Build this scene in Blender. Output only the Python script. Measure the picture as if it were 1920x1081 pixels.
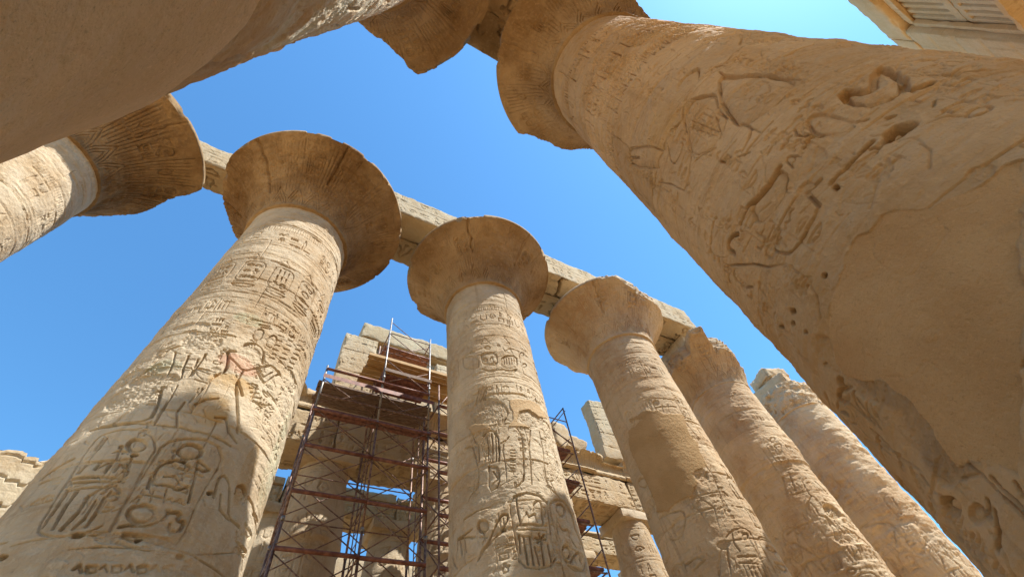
import bpy, math, random
import numpy as np
from mathutils import Vector, Matrix

# ---------------------------------------------------------------- clearing, camera, sky, sun, exposure
for o in list(bpy.data.objects): bpy.data.objects.remove(o)
scene = bpy.context.scene
COL = scene.collection
Q = 1.0                                   # mesh density factor

cam_d = bpy.data.cameras.new("camera"); cam = bpy.data.objects.new("camera", cam_d); COL.objects.link(cam)
cam_d.sensor_fit = 'HORIZONTAL'; cam_d.sensor_width = 36.0; cam_d.lens = 852.54/1920*36
cam_d.clip_start = 0.05; cam_d.clip_end = 2000
_r = Vector((0.87408708, -0.46729544, -0.13269044)); _u = Vector((-0.32955792, -0.7711294, 0.5447486)); _f = Vector((0.35688004, 0.43242852, 0.82803515))
cam.matrix_world = Matrix(((_r.x, _u.x, -_f.x, 0), (_r.y, _u.y, -_f.y, 0), (_r.z, _u.z, -_f.z, 0), (0, 0, 0, 1)))
scene.camera = cam
scene.render.resolution_x = 1024; scene.render.resolution_y = 576

SUN_AZ, SUN_EL = math.radians(-50.5), math.radians(58)     # azimuth counted from +x towards +y
sund = Vector((math.cos(SUN_EL)*math.cos(SUN_AZ), math.cos(SUN_EL)*math.sin(SUN_AZ), math.sin(SUN_EL)))
world = bpy.data.worlds.new("World"); scene.world = world; world.use_nodes = True
wn = world.node_tree.nodes; wl = world.node_tree.links; wn.clear()
sky = wn.new('ShaderNodeTexSky'); sky.sky_type = 'NISHITA'; sky.sun_disc = False
sky.sun_elevation = SUN_EL; sky.sun_rotation = math.pi/2 - SUN_AZ
sky.air_density = 1.5; sky.dust_density = 0.55; sky.ozone_density = 4.0; sky.altitude = 90
bg = wn.new('ShaderNodeBackground'); bg.inputs[1].default_value = 0.135
wo = wn.new('ShaderNodeOutputWorld'); tint = wn.new('ShaderNodeMix'); tint.data_type = 'RGBA'; tint.blend_type = 'MULTIPLY'; tint.inputs[0].default_value = 1.0
tint.inputs[7].default_value = (.525, .915, 1.12, 1); wl.new(sky.outputs[0], tint.inputs[6]); wl.new(tint.outputs[2], bg.inputs[0]); wl.new(bg.outputs[0], wo.inputs[0])
sun_d = bpy.data.lights.new("sun", 'SUN'); sun = bpy.data.objects.new("sun", sun_d); COL.objects.link(sun)
sun_d.energy = 5.0; sun_d.angle = math.radians(0.53); sun_d.color = (1.0, 0.985, 0.94)
sun.rotation_euler = sund.to_track_quat('Z', 'Y').to_euler(); sun.location = (20, -40, 60)
scene.view_settings.view_transform = 'Standard'; scene.view_settings.look = 'None'
scene.view_settings.exposure = 0.72; scene.view_settings.gamma = 1.0
scene.view_settings.use_curve_mapping = False
scene.cycles.max_bounces = 8; scene.cycles.diffuse_bounces = 5

rng = random.Random(7)
# ---------------------------------------------------------------- numpy helpers
def vnoise(p, seed=0):
    """value noise of points p (N,3) in 0..1"""
    i = np.floor(p).astype(np.int64); f = (p - i).astype(np.float32); f = f*f*(3-2*f)
    def h(a, b, c):
        n = (a*374761393 + b*668265263 + c*2147483647 + seed*974634777) & 0xffffffff
        n = ((n ^ (n >> 13))*1274126177) & 0xffffffff
        n = (n ^ (n >> 16)) & 0xffff
        return n.astype(np.float32)/65535.0
    x, y, z = i[:, 0], i[:, 1], i[:, 2]; r = 0
    for dx in (0, 1):
        wx = f[:, 0] if dx else 1-f[:, 0]
        for dy in (0, 1):
            wy = f[:, 1] if dy else 1-f[:, 1]
            for dz in (0, 1):
                wz = f[:, 2] if dz else 1-f[:, 2]
                r = r + h(x+dx, y+dy, z+dz)*(wx*wy*wz)
    return r
def fbm(p, seed=0, oct=4, gain=.5):
    p = np.asarray(p, dtype=np.float32); a = 1.0; s = 0; t = 0
    for k in range(oct):
        s = s + a*vnoise(p*(2.03**k) + 17.3*k, seed+k); t += a; a *= gain
    return s/t
def sstep(x, a, b):
    t = np.clip((x-a)/(b-a), 0, 1); return t*t*(3-2*t)

# ---------------------------------------------------------------- object helpers
def mk(name, V, F, mat, parent=None, smooth=True, attrs=None, origin=None):
    """one mesh object out of numpy verts (N,3) and quads (M,4) (or a list of polygons)"""
    V = np.asarray(V, dtype=np.float32)
    org = np.zeros(3, np.float32)
    if parent is not None: org = np.array(parent.matrix_basis.translation[:], np.float32)
    if parent is not None and parent.parent is not None: org = org + np.array(parent.parent.matrix_basis.translation[:], np.float32)
    if origin is not None: org = np.array(origin, np.float32)
    V = V - org
    me = bpy.data.meshes.new(name)
    if isinstance(F, np.ndarray):
        n, k = F.shape
        me.vertices.add(len(V)); me.vertices.foreach_set('co', V.ravel())
        me.loops.add(n*k); me.loops.foreach_set('vertex_index', F.astype(np.int32).ravel())
        me.polygons.add(n); me.polygons.foreach_set('loop_start', np.arange(0, n*k, k, dtype=np.int32))
        try: me.polygons.foreach_set('loop_total', np.full(n, k, np.int32))
        except Exception: pass
        me.update(calc_edges=True)
    else:
        me.from_pydata(V.tolist(), [], F); me.update()
    if smooth: me.polygons.foreach_set('use_smooth', np.ones(len(me.polygons), bool))
    for an, av in (attrs or {}).items():
        av = np.asarray(av, np.float32)
        if av.ndim == 1:
            at = me.attributes.new(an, 'FLOAT', 'POINT'); at.data.foreach_set('value', av)
        else:
            at = me.attributes.new(an, 'FLOAT_COLOR', 'POINT'); at.data.foreach_set('color', av.ravel())
    me.materials.append(mat)
    o = bpy.data.objects.new(name, me); COL.objects.link(o)
    if parent is not None: o.parent = parent
    elif origin is not None: o.location = origin
    return o
def tag(o, label, cat, group=None, kind=None):
    if label: o['label'] = label
    if cat: o['category'] = cat
    if group: o['group'] = group
    if kind: o['kind'] = kind
    return o
def thing(name, label, cat, loc=(0, 0, 0), group=None):
    o = bpy.data.objects.new(name, None); COL.objects.link(o); o.location = loc; o.empty_display_size = .3
    return tag(o, label, cat, group)
def grid_faces(nr, nc, wrap=False, off=0):
    j = np.arange(nr-1)[:, None]; n = nc if wrap else nc-1
    i = np.arange(n)[None, :]; i2 = (i+1) % nc
    a = j*nc+i; b = j*nc+i2; c = (j+1)*nc+i2; d = (j+1)*nc+i
    return (np.stack([a, b, c, d], -1).reshape(-1, 4)+off).astype(np.int32)

# ---------------------------------------------------------------- materials
def sandstone(name, plast=((.46, .31, .165), (.53, .375, .215)), pale=(.60, .485, .335), brown=(.43, .305, .178), grey=(.51, .42, .30), grain=1.0):
    m = bpy.data.materials.new(name); m.use_nodes = True
    nt = m.node_tree; N = nt.nodes; L = nt.links; N.clear()
    out = N.new('ShaderNodeOutputMaterial'); bs = N.new('ShaderNodeBsdfPrincipled')
    bs.inputs['Roughness'].default_value = .93; bs.inputs['Specular IOR Level'].default_value = .12
    L.new(bs.outputs[0], out.inputs[0])
    tc = N.new('ShaderNodeTexCoord'); oi = N.new('ShaderNodeObjectInfo')
    sc = N.new('ShaderNodeVectorMath'); sc.operation = 'SCALE'; sc.inputs[0].default_value = (31, 17, 23); L.new(oi.outputs['Random'], sc.inputs['Scale'])
    ad = N.new('ShaderNodeVectorMath'); L.new(tc.outputs['Object'], ad.inputs[0]); L.new(sc.outputs[0], ad.inputs[1])
    def noise(s, det=4, rough=.55, vec=None, dist=0):
        n = N.new('ShaderNodeTexNoise'); n.inputs['Scale'].default_value = s; n.inputs['Detail'].default_value = det
        n.inputs['Roughness'].default_value = rough; n.inputs['Distortion'].default_value = dist
        L.new((vec or ad).outputs[0], n.inputs['Vector']); return n.outputs[0]
    def ramp(f, a, b):
        r = N.new('ShaderNodeMapRange'); r.inputs[1].default_value = a; r.inputs[2].default_value = b; r.interpolation_type = 'SMOOTHSTEP'
        L.new(f, r.inputs[0]); return r.outputs[0]
    def mix(f, a, b, mode='MIX'):
        x = N.new('ShaderNodeMix'); x.data_type = 'RGBA'; x.blend_type = mode
        if isinstance(f, float): x.inputs[0].default_value = f
        else: L.new(f, x.inputs[0])
        for s, v in ((6, a), (7, b)):
            if isinstance(v, tuple): x.inputs[s].default_value = (*v, 1)
            else: L.new(v, x.inputs[s])
        return x.outputs[2]
    def mul(a, b):
        x = N.new('ShaderNodeMath'); x.operation = 'MULTIPLY'
        for s, v in ((0, a), (1, b)):
            if isinstance(v, (int, float)): x.inputs[s].default_value = v
            else: L.new(v, x.inputs[s])
        return x.outputs[0]
    def attr(nm):
        a = N.new('ShaderNodeAttribute'); a.attribute_name = nm; return a
    n1 = noise(.45, 5, .6); n2 = noise(2.6, 6, .62, dist=.4); n3 = noise(11, 5, .6)
    mp = N.new('ShaderNodeMapping'); mp.inputs['Scale'].default_value = (2.2, 2.2, .22); L.new(ad.outputs[0], mp.inputs[0])
    ns = noise(1.5, 5, .6, vec=mp)
    mp2 = N.new('ShaderNodeMapping'); mp2.inputs['Scale'].default_value = (.5, .5, 5.5); L.new(ad.outputs[0], mp2.inputs[0])
    nb = noise(1.3, 4, .6, vec=mp2)
    c = mix(ramp(n1, .36, .64), brown, pale)
    c = mix(mul(ramp(n2, .42, .68), .65), c, grey)
    c = mix(mul(ramp(nb, .55, .75), .45), c, tuple(v*.78 for v in brown))
    c = mix(mul(ramp(ns, .56, .74), .5), c, tuple(v*.70 for v in brown))
    nq = noise(5.5, 6, .7, dist=.8); c = mix(mul(ramp(nq, .58, .74), .55), c, tuple(v*.62 for v in brown))
    c = mix(mul(ramp(nq, .40, .28), .40), c, tuple(min(1, v*1.12) for v in pale))
    c = mix(mul(ramp(n3, .52, .72), .35), c, tuple(min(1, v*1.18) for v in pale))
    # attributes carried by the mesh: remnants of paint, cement repair
    pa = attr('paint'); c = mix(mul(attr('paint_mask').outputs['Fac'], ramp(n2, .3, .62)), c, pa.outputs['Color'])
    sp = noise(95, 3, .7); np_ = noise(1.1, 5, .6); sp2 = noise(34, 4, .75); st = noise(3.2, 6, .7, dist=1.5)
    pc = mix(ramp(np_, .35, .65), plast[0], plast[1])
    pc = mix(mul(ramp(sp, .60, .72), .55), pc, tuple(v*.5 for v in plast[0]))
    pc = mix(mul(ramp(sp, .40, .28), .45), pc, tuple(min(1, v*1.25) for v in plast[1]))
    pc = mix(mul(ramp(sp2, .56, .70), .40), pc, tuple(v*.58 for v in plast[0]))
    pc = mix(mul(ramp(sp2, .42, .30), .35), pc, tuple(min(1, v*1.3) for v in plast[1]))
    pc = mix(mul(ramp(st, .60, .74), .45), pc, tuple(v*.8 for v in plast[0]))
    pc = mix(mul(ramp(st, .36, .24), .35), pc, tuple(min(1, v*1.2) for v in plast[1]))
    c = mix(attr('plaster').outputs['Fac'], c, pc)
    hue = N.new('ShaderNodeHueSaturation'); tn = N.new('ShaderNodeMath'); tn.operation = 'ADD'; tn.inputs[1].default_value = 1.0; L.new(attr('tone').outputs['Fac'], tn.inputs[0]); hv = N.new('ShaderNodeHueSaturation'); L.new(tn.outputs[0], hv.inputs['Value']); L.new(c, hv.inputs['Color']); L.new(hv.outputs[0], hue.inputs['Color'])
    vv = N.new('ShaderNodeMapRange'); vv.inputs[3].default_value = .93; vv.inputs[4].default_value = 1.06; L.new(oi.outputs['Random'], vv.inputs[0]); L.new(vv.outputs[0], hue.inputs['Value'])
    L.new(hue.outputs[0], bs.inputs['Base Color'])
    g = noise(38*grain, 6, .7); v = N.new('ShaderNodeTexVoronoi'); v.inputs['Scale'].default_value = 9; L.new(ad.outputs[0], v.inputs['Vector'])
    pit = ramp(v.outputs['Distance'], .0, .16)
    pm = ramp(n2, .5, .62)
    pitm = N.new('ShaderNodeMix'); pitm.data_type = 'FLOAT'; L.new(pm, pitm.inputs[0]); pitm.inputs[2].default_value = 1; L.new(pit, pitm.inputs[3])
    h = N.new('ShaderNodeMath'); h.operation = 'MULTIPLY_ADD'; L.new(g, h.inputs[0]); h.inputs[1].default_value = .55; L.new(mul(pitm.outputs[0], .5), h.inputs[2])
    h2 = N.new('ShaderNodeMath'); h2.operation = 'ADD'; L.new(h.outputs[0], h2.inputs[0]); L.new(mul(n3, 1.2), h2.inputs[1])
    bp = N.new('ShaderNodeBump'); bp.inputs['Strength'].default_value = .75; bp.inputs['Distance'].default_value = .032
    L.new(h2.outputs[0], bp.inputs['Height']); L.new(bp.outputs[0], bs.inputs['Normal'])
    return m
STONE = sandstone('sandstone')
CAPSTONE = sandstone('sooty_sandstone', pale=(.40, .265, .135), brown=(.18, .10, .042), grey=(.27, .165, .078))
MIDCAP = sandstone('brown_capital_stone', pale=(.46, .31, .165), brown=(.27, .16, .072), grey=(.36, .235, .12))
LIFTEDSTONE = sandstone('lightened_near_stone', plast=((.64, .42, .21), (.72, .49, .26)), pale=(.62, .43, .24), brown=(.50, .31, .145), grey=(.56, .395, .225))  # brown sandstone and plaster lightened to offset the weak light on this column
ROUGHSTONE = sandstone('brown_sandstone', plast=((.475, .275, .118), (.545, .335, .155)), pale=(.58, .385, .205), brown=(.46, .275, .12), grey=(.52, .355, .20))
TANSTONE = sandstone('tan_sandstone', plast=((.40, .258, .122), (.465, .31, .158)), pale=(.60, .455, .29), brown=(.455, .305, .172), grey=(.52, .41, .275))
BLOCK = sandstone('weathered_sandstone', pale=(.53, .42, .27), brown=(.44, .315, .18), grey=(.48, .385, .265))

BOUNCEBLOCK = sandstone('bounce_tinted_sandstone', pale=(.72, .51, .275), brown=(.62, .40, .185), grey=(.66, .475, .26))  # weathered sandstone brightened and warmed in colour, standing in for bounced light
def simple(name, a, b, scale, rough=.6, metal=0.0, bump=.1, stretch=None):
    m = bpy.data.materials.new(name); m.use_nodes = True
    nt = m.node_tree; N = nt.nodes; L = nt.links; bs = N['Principled BSDF']
    bs.inputs['Roughness'].default_value = rough; bs.inputs['Metallic'].default_value = metal
    tc = N.new('ShaderNodeTexCoord'); mp = N.new('ShaderNodeMapping'); L.new(tc.outputs['Object'], mp.inputs[0])
    if stretch: mp.inputs['Scale'].default_value = stretch
    n = N.new('ShaderNodeTexNoise'); n.inputs['Scale'].default_value = scale; n.inputs['Detail'].default_value = 6; L.new(mp.outputs[0], n.inputs['Vector'])
    r = N.new('ShaderNodeValToRGB'); r.color_ramp.elements[0].position = .38; r.color_ramp.elements[1].position = .64
    r.color_ramp.elements[0].color = (*a, 1); r.color_ramp.elements[1].color = (*b, 1); L.new(n.outputs[0], r.inputs[0]); L.new(r.outputs[0], bs.inputs['Base Color'])
    bp = N.new('ShaderNodeBump'); bp.inputs['Strength'].default_value = bump; bp.inputs['Distance'].default_value = .01
    L.new(n.outputs[0], bp.inputs['Height']); L.new(bp.outputs[0], bs.inputs['Normal'])
    return m
SAND = simple('sand', (.58, .345, .14), (.66, .41, .185), 1.2, .95, 0, .3)
STEEL = simple('rusty_painted_steel', (.15, .052, .034), (.30, .13, .085), 6, .55, .1, .15)
TUBE = simple('scaffold_tube_steel', (.15, .075, .05), (.33, .22, .165), 9, .5, .35, .15)
GALV = simple('galvanised_tube', (.20, .18, .16), (.38, .35, .32), 9, .42, .6, .1)
WORN = simple('worn_board', (.13, .075, .05), (.27, .19, .14), 5, .8, 0, .2, (1, 7, 7))
WOOD = simple('pine_plank', (.38, .22, .075), (.56, .36, .15), 3, .75, 0, .2, (1, 9, 9))
CARVE={'A':[(0.03,0.03,(-94.5,5.4,-98.1,5.61,-104.9,5.75,-116.2,5.77,-124.1,5.72,-125.9,5.58,-125.5,5.1,-123,4.5,-121,4.12,-115.9,4.02,-107.8,3.99,-100.5,4.04,-96.8,4.15)),
(0.03,0.025,(-94.5,5.4,-94.7,5.07,-93.7,4.72,-92.7,4.32,-93.5,4.13)),
(0.045,0.05,(-99.8,5.48,-99.5,5.43,-100,5.39,-101.2,5.36,-103,5.36,-104.9,5.37,-106.6,5.41,-107.8,5.46,-108.2,5.51,-107.7,5.55,-106.4,5.58,-104.5,5.58,-102.6,5.56,-100.9,5.52,-99.8,5.48)),
(0.03,0.03,(-112,5.32,-109.9,5.36,-106.6,5.34)),
(0.025,0.03,(-110.7,5.41,-111,5.46,-109.4,5.44,-109.9,5.36,-108.2,5.19)),
(0.03,0.03,(-120.1,5.64,-120.4,5.39,-121.2,5)),
(0.025,0.03,(-121.7,5.63,-121.8,5.4)),
(0.04,0.04,(-122.5,5.01,-119.4,5.15,-114.2,5.18,-115.4,5,-111,5.13,-109.1,5.18,-109.6,4.98)),
(0.035,0.035,(-105.8,4.98,-105.8,5.15,-101.9,5.04,-102.2,5.13,-102.4,5.25,-100,4.95)),
(0.05,0.05,(-124,4.92,-99.5,4.88)),
(0.035,0.04,(-121.6,4.83,-99.3,4.81)),
(0.05,0.05,(-123.6,4.92,-122.7,4.81)),
(0.03,0.03,(-119.5,4.7,-114.6,4.72,-105.2,4.72)),
(0.03,0.03,(-110.3,4.55,-106,4.71,-100.2,4.86)),
(0.045,0.045,(-120.5,4.7,-119.4,4.13)),
(0.045,0.045,(-116,4.68,-116.2,4.43,-114.5,4.11)),
(0.045,0.045,(-109.5,4.59,-109.4,4.33,-111,4.1)),
(0.045,0.045,(-105.7,4.52,-105.1,4.25,-106.6,4.1)),
(0.045,0.045,(-103.1,4.57,-102.1,4.33,-102.4,4.13)),
(0.035,0.03,(-93,4.09,-89.7,3.95,-83.5,3.92,-74.1,3.97,-65.7,4.09,-64.4,4.29,-64.9,4.63,-64.5,4.99,-62.8,5.4,-63.2,5.6,-67.9,5.77,-75.5,5.8,-84,5.73,-90.9,5.6,-93,5.46,-92.9,5.17,-93.4,4.76,-93.8,4.39,-93,4.09)),
(0.06,0.06,(-74.5,5.58,-74.3,5.52,-75.2,5.45,-77,5.4,-79.2,5.38,-81.6,5.38,-83.6,5.41,-84.8,5.46,-85.1,5.52,-84.3,5.58,-82.6,5.63,-80.3,5.65,-77.9,5.65,-75.8,5.63,-74.5,5.58)),
(0.02,0.015,(-76.4,5.55,-76.3,5.51,-76.8,5.48,-78,5.44,-79.5,5.43,-81,5.43,-82.3,5.45,-83.1,5.48,-83.2,5.52,-82.7,5.55,-81.6,5.58,-80.1,5.6,-78.5,5.6,-77.2,5.58,-76.4,5.55)),
(0.045,0.05,(-87.7,4.93,-89.2,5.01,-89.2,5.15,-85.3,5.29,-80,5.3,-75.6,5.23)),
(0.045,0.05,(-88.3,4.97,-88.6,4.88,-86.2,4.83,-83,4.87,-75.6,4.85,-73,4.93)),
(0.03,0.03,(-84.7,4.99,-80.6,5.03,-77.1,4.95)),
(0.03,0.03,(-79,5.09,-74.5,5.17)),
(0.03,0.03,(-77,5.14,-78.5,5.22,-76.9,5.28,-75.4,5.24,-77,5.14,-76.4,5.01)),
(0.05,0.05,(-74,5.4,-71.9,5.13,-69.3,4.71)),
(0.045,0.05,(-74.2,5.39,-66.9,5.32,-69.5,5.25,-73.3,5.28)),
(0.05,0.05,(-89.8,4.96,-88.6,4.77)),
(0.03,0.025,(-88.7,4.66,-74.1,4.66,-70.4,4.65)),
(0.03,0.025,(-80.9,4.8,-79.2,4.61)),
(0.03,0.025,(-85.6,4.74,-84.6,4.56)),
(0.065,0.06,(-80.4,4.42,-80.2,4.37,-81,4.31,-82.6,4.28,-84.8,4.26,-87,4.27,-89,4.31,-90.3,4.36,-90.6,4.41,-89.9,4.46,-88.3,4.49,-86,4.51,-83.7,4.5,-81.7,4.47,-80.4,4.42)),
(0.05,0.05,(-90.6,4.16,-86,4.21,-80.3,4.24,-76.4,4.34,-75.3,4.46)),
(0.055,0.06,(-75.3,4.49,-70.3,4.52,-70.3,4.4,-66.6,4.42,-67.1,4.26,-71.4,4.23,-72.3,4.34)),
(0.05,0.05,(-89.3,4.07,-81.6,4.09,-68.5,4.13,-73.6,4,-81.5,3.98,-89.3,4.07)),
(0.07,0.14,(-80.8,5.33,-79.7,5.34)),
(0.07,0.14,(-102.5,5.28,-101.2,5.28)),
(0.07,0.14,(-104.3,4.01,-102.4,4.01)),
(0.07,0.14,(-81.5,4.04,-80,4.05)),
(0.07,0.14,(-62.7,3.96,-61,3.97)),
(0.07,0.14,(-62.1,4.96,-60.8,4.98)),
(0.07,0.14,(-128.2,3.81,-126,3.79)),
(0.05,0.05,(-58.5,4.94,-60.5,5.24,-58.7,5.35,-54.1,5.3,-50.9,5.11,-46.1,4.77,-34.6,4.79)),
(0.045,0.05,(-40,5.33,-39.5,5.27,-39.8,5.21,-41,5.17,-42.6,5.14,-44.5,5.13,-46.1,5.15,-47.3,5.2,-47.8,5.25,-47.6,5.31,-46.6,5.35,-45,5.38,-43.2,5.39,-41.4,5.37,-40,5.33)),
(0.03,0.03,(-55.7,5.03,-52.9,4.8,-45.2,4.75)),
(0.05,0.06,(-36.6,5.31,-30.1,5.29,-24.9,5.21,-12.7,5.28)),
(0.04,0.04,(-36.2,4.69,-33.5,4.59,-26.8,4.59,-17.2,4.64)),
(0.02,0.02,(-127.3,3.94,-118.9,3.97,-111.3,3.98,-92.7,4.08)),
(0.03,0.02,(-73.1,3.97,-63.1,4.01)),
(0.02,0.02,(-102.9,3.82,-90.4,3.88,-72.3,3.92,-53,4.07,-17,4.66)),
(0.04,0.035,(-97,3.58,-96.1,3.63,-94,3.55)),
(0.04,0.035,(-93.3,3.62,-90.2,3.64,-89.2,3.56,-92.2,3.54,-93.3,3.62)),
(0.04,0.035,(-88.6,3.6,-87.7,3.65,-85.6,3.58)),
(0.04,0.035,(-84.9,3.65,-81.7,3.68,-80.8,3.6,-83.8,3.57,-84.9,3.65)),
(0.04,0.035,(-80.1,3.64,-79.1,3.7,-77,3.63)),
(0.04,0.035,(-76.2,3.7,-72.7,3.74,-71.9,3.66,-75.1,3.62,-76.2,3.7)),
(0.04,0.035,(-71.1,3.7,-69.9,3.76,-67.8,3.7)),
(0.04,0.035,(-66.7,3.78,-62.8,3.83,-62,3.75,-65.7,3.7,-66.7,3.78)),
(0.05,0.04,(-144,5.11,-134.7,5.27,-131,5.32)),
(0.035,0.03,(-142.2,5,-131.1,5.01,-129.4,5.22)),
(0.03,0.03,(-136.1,5.91,-121.5,5.93,-102.1,5.88,-85.1,5.91,-69.7,5.91,-61.3,5.88)),
(0.05,0.05,(-122.8,5.92,-119.5,6.19,-117.9,6.45,-110.7,6.73)),
(0.05,0.045,(-111.2,6.72,-105.9,6.22,-105.6,5.99,-115.7,5.89,-135.5,5.92)),
(0.035,0.035,(-103.9,6.83,-103.4,6.6,-103,6.29,-102.1,5.88)),
(0.04,0.035,(-94.9,6.46,-95.5,6.21,-91.6,5.92,-82,5.88)),
(0.04,0.03,(-89.4,6.45,-85.9,6.61,-80,6.72)),
(0.05,0.05,(-76.3,6.3,-70.9,6.36,-66,6.11,-59.4,6)),
(0.06,0.07,(-98.1,7.9,-99,8.02,-104.5,8.17,-111.9,8.31,-116.6,8.23)),
(0.045,0.045,(-126.6,7.45,-123.3,7.85,-115.6,7.99)),
(0.045,0.045,(-125.1,7.36,-129,7.22,-133.3,7.09)),
(0.04,0.04,(-118.3,7.76,-114.4,7.42,-113.3,7.11)),
(0.04,0.04,(-108.4,7.63,-107.5,7.35,-104.6,7.03)),
(0.06,0.05,(-99.8,7.73,-100.3,7.41,-100.2,7.12)),
(0.04,0.04,(-102.1,7.56,-101.7,7.3,-101.7,7.08)),
(0.06,0.07,(-82.1,8.14,-80.5,8.32,-76.1,8.42,-71,8.4,-67,8.26,-65.1,8.01)),
(0.055,0.055,(-84.2,7.99,-89,7.94,-86.8,7.81,-83.6,7.41,-87.4,7.21)),
(0.05,0.045,(-86.8,7.81,-81.1,7.68,-74.5,7.55,-67.3,7.81,-58.8,8.1)),
(0.05,0.05,(-67,7.79,-63.3,7.65,-57.9,7.54,-54.2,7.84,-49.5,8.09,-57.6,8.1)),
(0.035,0.035,(-65.2,7.81,-60.5,7.68,-55.8,7.96)),
(0.045,0.045,(-58.8,8.1,-50.5,8.07,-42.3,8.05)),
(0.045,0.05,(-74.5,7.55,-75.1,7.27,-72.7,7.01,-67,6.65,-61.2,6.2)),
(0.05,0.06,(-74.7,7.28,-68.3,6.99)),
(0.035,0.035,(-87.4,7.21,-90.4,6.86,-92.5,6.48)),
(0.035,0.035,(-53.7,7.43,-41.4,7.38,-47.5,7.37)),
(0.035,0.03,(-65.9,7.37,-62,7.38,-61.6,7.1,-62.5,6.94)),
(0.03,0.03,(-68.1,7.32,-62.4,7.41)),
(0.03,0.03,(-66.3,7.23,-60.5,7.33)),
(0.03,0.03,(-64.5,7.15,-58.6,7.25)),
(0.03,0.03,(-62.7,7.07,-56.7,7.17)),
(0.03,0.03,(-60.9,6.99,-54.8,7.09)),
(0.03,0.03,(-60.5,7.02,-52.5,7)),
(0.03,0.03,(-57.2,7.05,-50.6,7.07)),
(0.03,0.03,(-53.6,7.09,-48.6,7.15)),
(0.03,0.03,(-49.8,7.14,-46.4,7.23)),
(0.03,0.03,(-80.4,8.73,-77.2,8.52,-73.4,8.62,-73.7,8.92,-77.7,8.93,-80.4,8.73)),
(0.03,0.03,(-69.6,8.65,-65.9,8.51,-62,8.66,-63,8.96,-67.4,8.94,-69.6,8.65)),
(0.035,0.035,(-86.3,9.1,-64.5,9.32)),
(0.035,0.035,(-79.3,9.04,-72.1,9.13)),
(0.035,0.035,(-77.2,8.99,-69.9,9.09)),
(0.035,0.03,(-63.3,9.2,-58.7,9.25)),
(0.035,0.03,(-54.6,9.28,-49.3,9.37)),
(0.035,0.03,(-44.4,9.44,-37.7,9.58)),
(0.035,0.03,(-63.1,9.04,-58.7,9.09)),
(0.035,0.03,(-54.5,9.12,-49.4,9.2)),
(0.035,0.03,(-44.5,9.26,-38,9.4)),
(0.035,0.03,(-63,8.88,-58.6,8.93)),
(0.035,0.03,(-54.5,8.95,-49.4,9.03)),
(0.035,0.03,(-44.6,9.09,-38.3,9.23)),
(0.035,0.03,(-62.9,8.72,-58.5,8.77)),
(0.035,0.03,(-54.5,8.79,-49.5,8.87)),
(0.035,0.03,(-44.8,8.93,-38.5,9.05)),
(0.035,0.03,(-62.7,8.57,-58.4,8.61)),
(0.035,0.03,(-54.5,8.64,-49.5,8.71)),
(0.035,0.03,(-44.9,8.76,-38.7,8.89)),
(0.035,0.03,(-62.6,8.42,-58.4,8.46)),
(0.035,0.03,(-54.5,8.48,-49.6,8.56)),
(0.035,0.03,(-45,8.61,-38.9,8.72)),
(0.035,0.03,(-62.5,8.27,-58.3,8.32)),
(0.035,0.03,(-54.4,8.34,-49.6,8.4)),
(0.035,0.03,(-45.1,8.45,-39.2,8.56))],
'B':[(0.04,0.04,(-122.6,5.71,-122.1,5.89,-117.8,6.08,-107,6.16,-95.6,6.11,-88.8,5.94,-90.3,5.61,-91.4,5.22,-91.8,4.7,-97.2,4.53,-107.2,4.46,-116.5,4.52,-120.9,4.68,-121.6,5.15,-122.6,5.71)),
(0.04,0.04,(-86.8,5.95,-77.7,6.13,-65.2,6.19,-58,6.03,-55.9,5.5,-43,5.18,-54.8,4.73,-68.3,4.54,-81.5,4.51,-85.8,4.76,-87.2,5.19,-87.8,5.62,-86.8,5.95)),
(0.05,0.05,(-118.7,5.39,-94.2,5.38)),
(0.035,0.04,(-118,5.29,-95.1,5.27,-96.1,5.15)),
(0.045,0.05,(-115.9,6.05,-116.5,5.86,-116.4,5.66,-115.8,5.42)),
(0.04,0.045,(-109.8,5.68,-108.2,5.57,-103.5,5.64,-101.9,5.45)),
(0.05,0.05,(-104.1,5.71,-102.1,5.89,-98.3,5.97,-95.3,5.91,-97.4,5.41)),
(0.035,0.04,(-115.8,5.42,-110,5.65)),
(0.03,0.03,(-89.7,5.93,-94.3,5.59)),
(0.05,0.055,(-118.3,5.18,-119,4.83)),
(0.05,0.055,(-115.2,5.13,-114.8,4.59)),
(0.05,0.055,(-110.4,5.12,-110.7,4.57)),
(0.05,0.055,(-107.8,4.91,-106.5,4.56)),
(0.05,0.055,(-102,4.99,-102.9,4.56)),
(0.05,0.055,(-96.7,4.98,-96.5,4.61)),
(0.03,0.03,(-117.2,5.15,-108.7,5.12)),
(0.045,0.055,(-100.7,5.08,-97.8,5.07)),
(0.045,0.055,(-101.6,5.05,-101.2,4.98)),
(0.045,0.055,(-102.8,5.06,-105.1,5)),
(0.045,0.055,(-103,5.09,-105.7,5.1)),
(0.045,0.055,(-102,5.11,-102.4,5.19)),
(0.045,0.055,(-100.8,5.11,-98.4,5.17)),
(0.055,0.06,(-68.1,5.98,-68.7,5.9,-70.6,5.82,-73.1,5.76,-75.8,5.72,-78.1,5.72,-79.6,5.76,-80.3,5.81,-79.9,5.89,-78.5,5.96,-76.3,6.02,-73.6,6.05,-70.9,6.06,-68.9,6.03,-68.1,5.98)),
(0.05,0.055,(-82,5.53,-79.4,5.35,-70.8,5.44,-71.6,5.21,-66,5.07)),
(0.03,0.03,(-82.7,5.65,-84.9,5.24,-83.1,5.05)),
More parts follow.
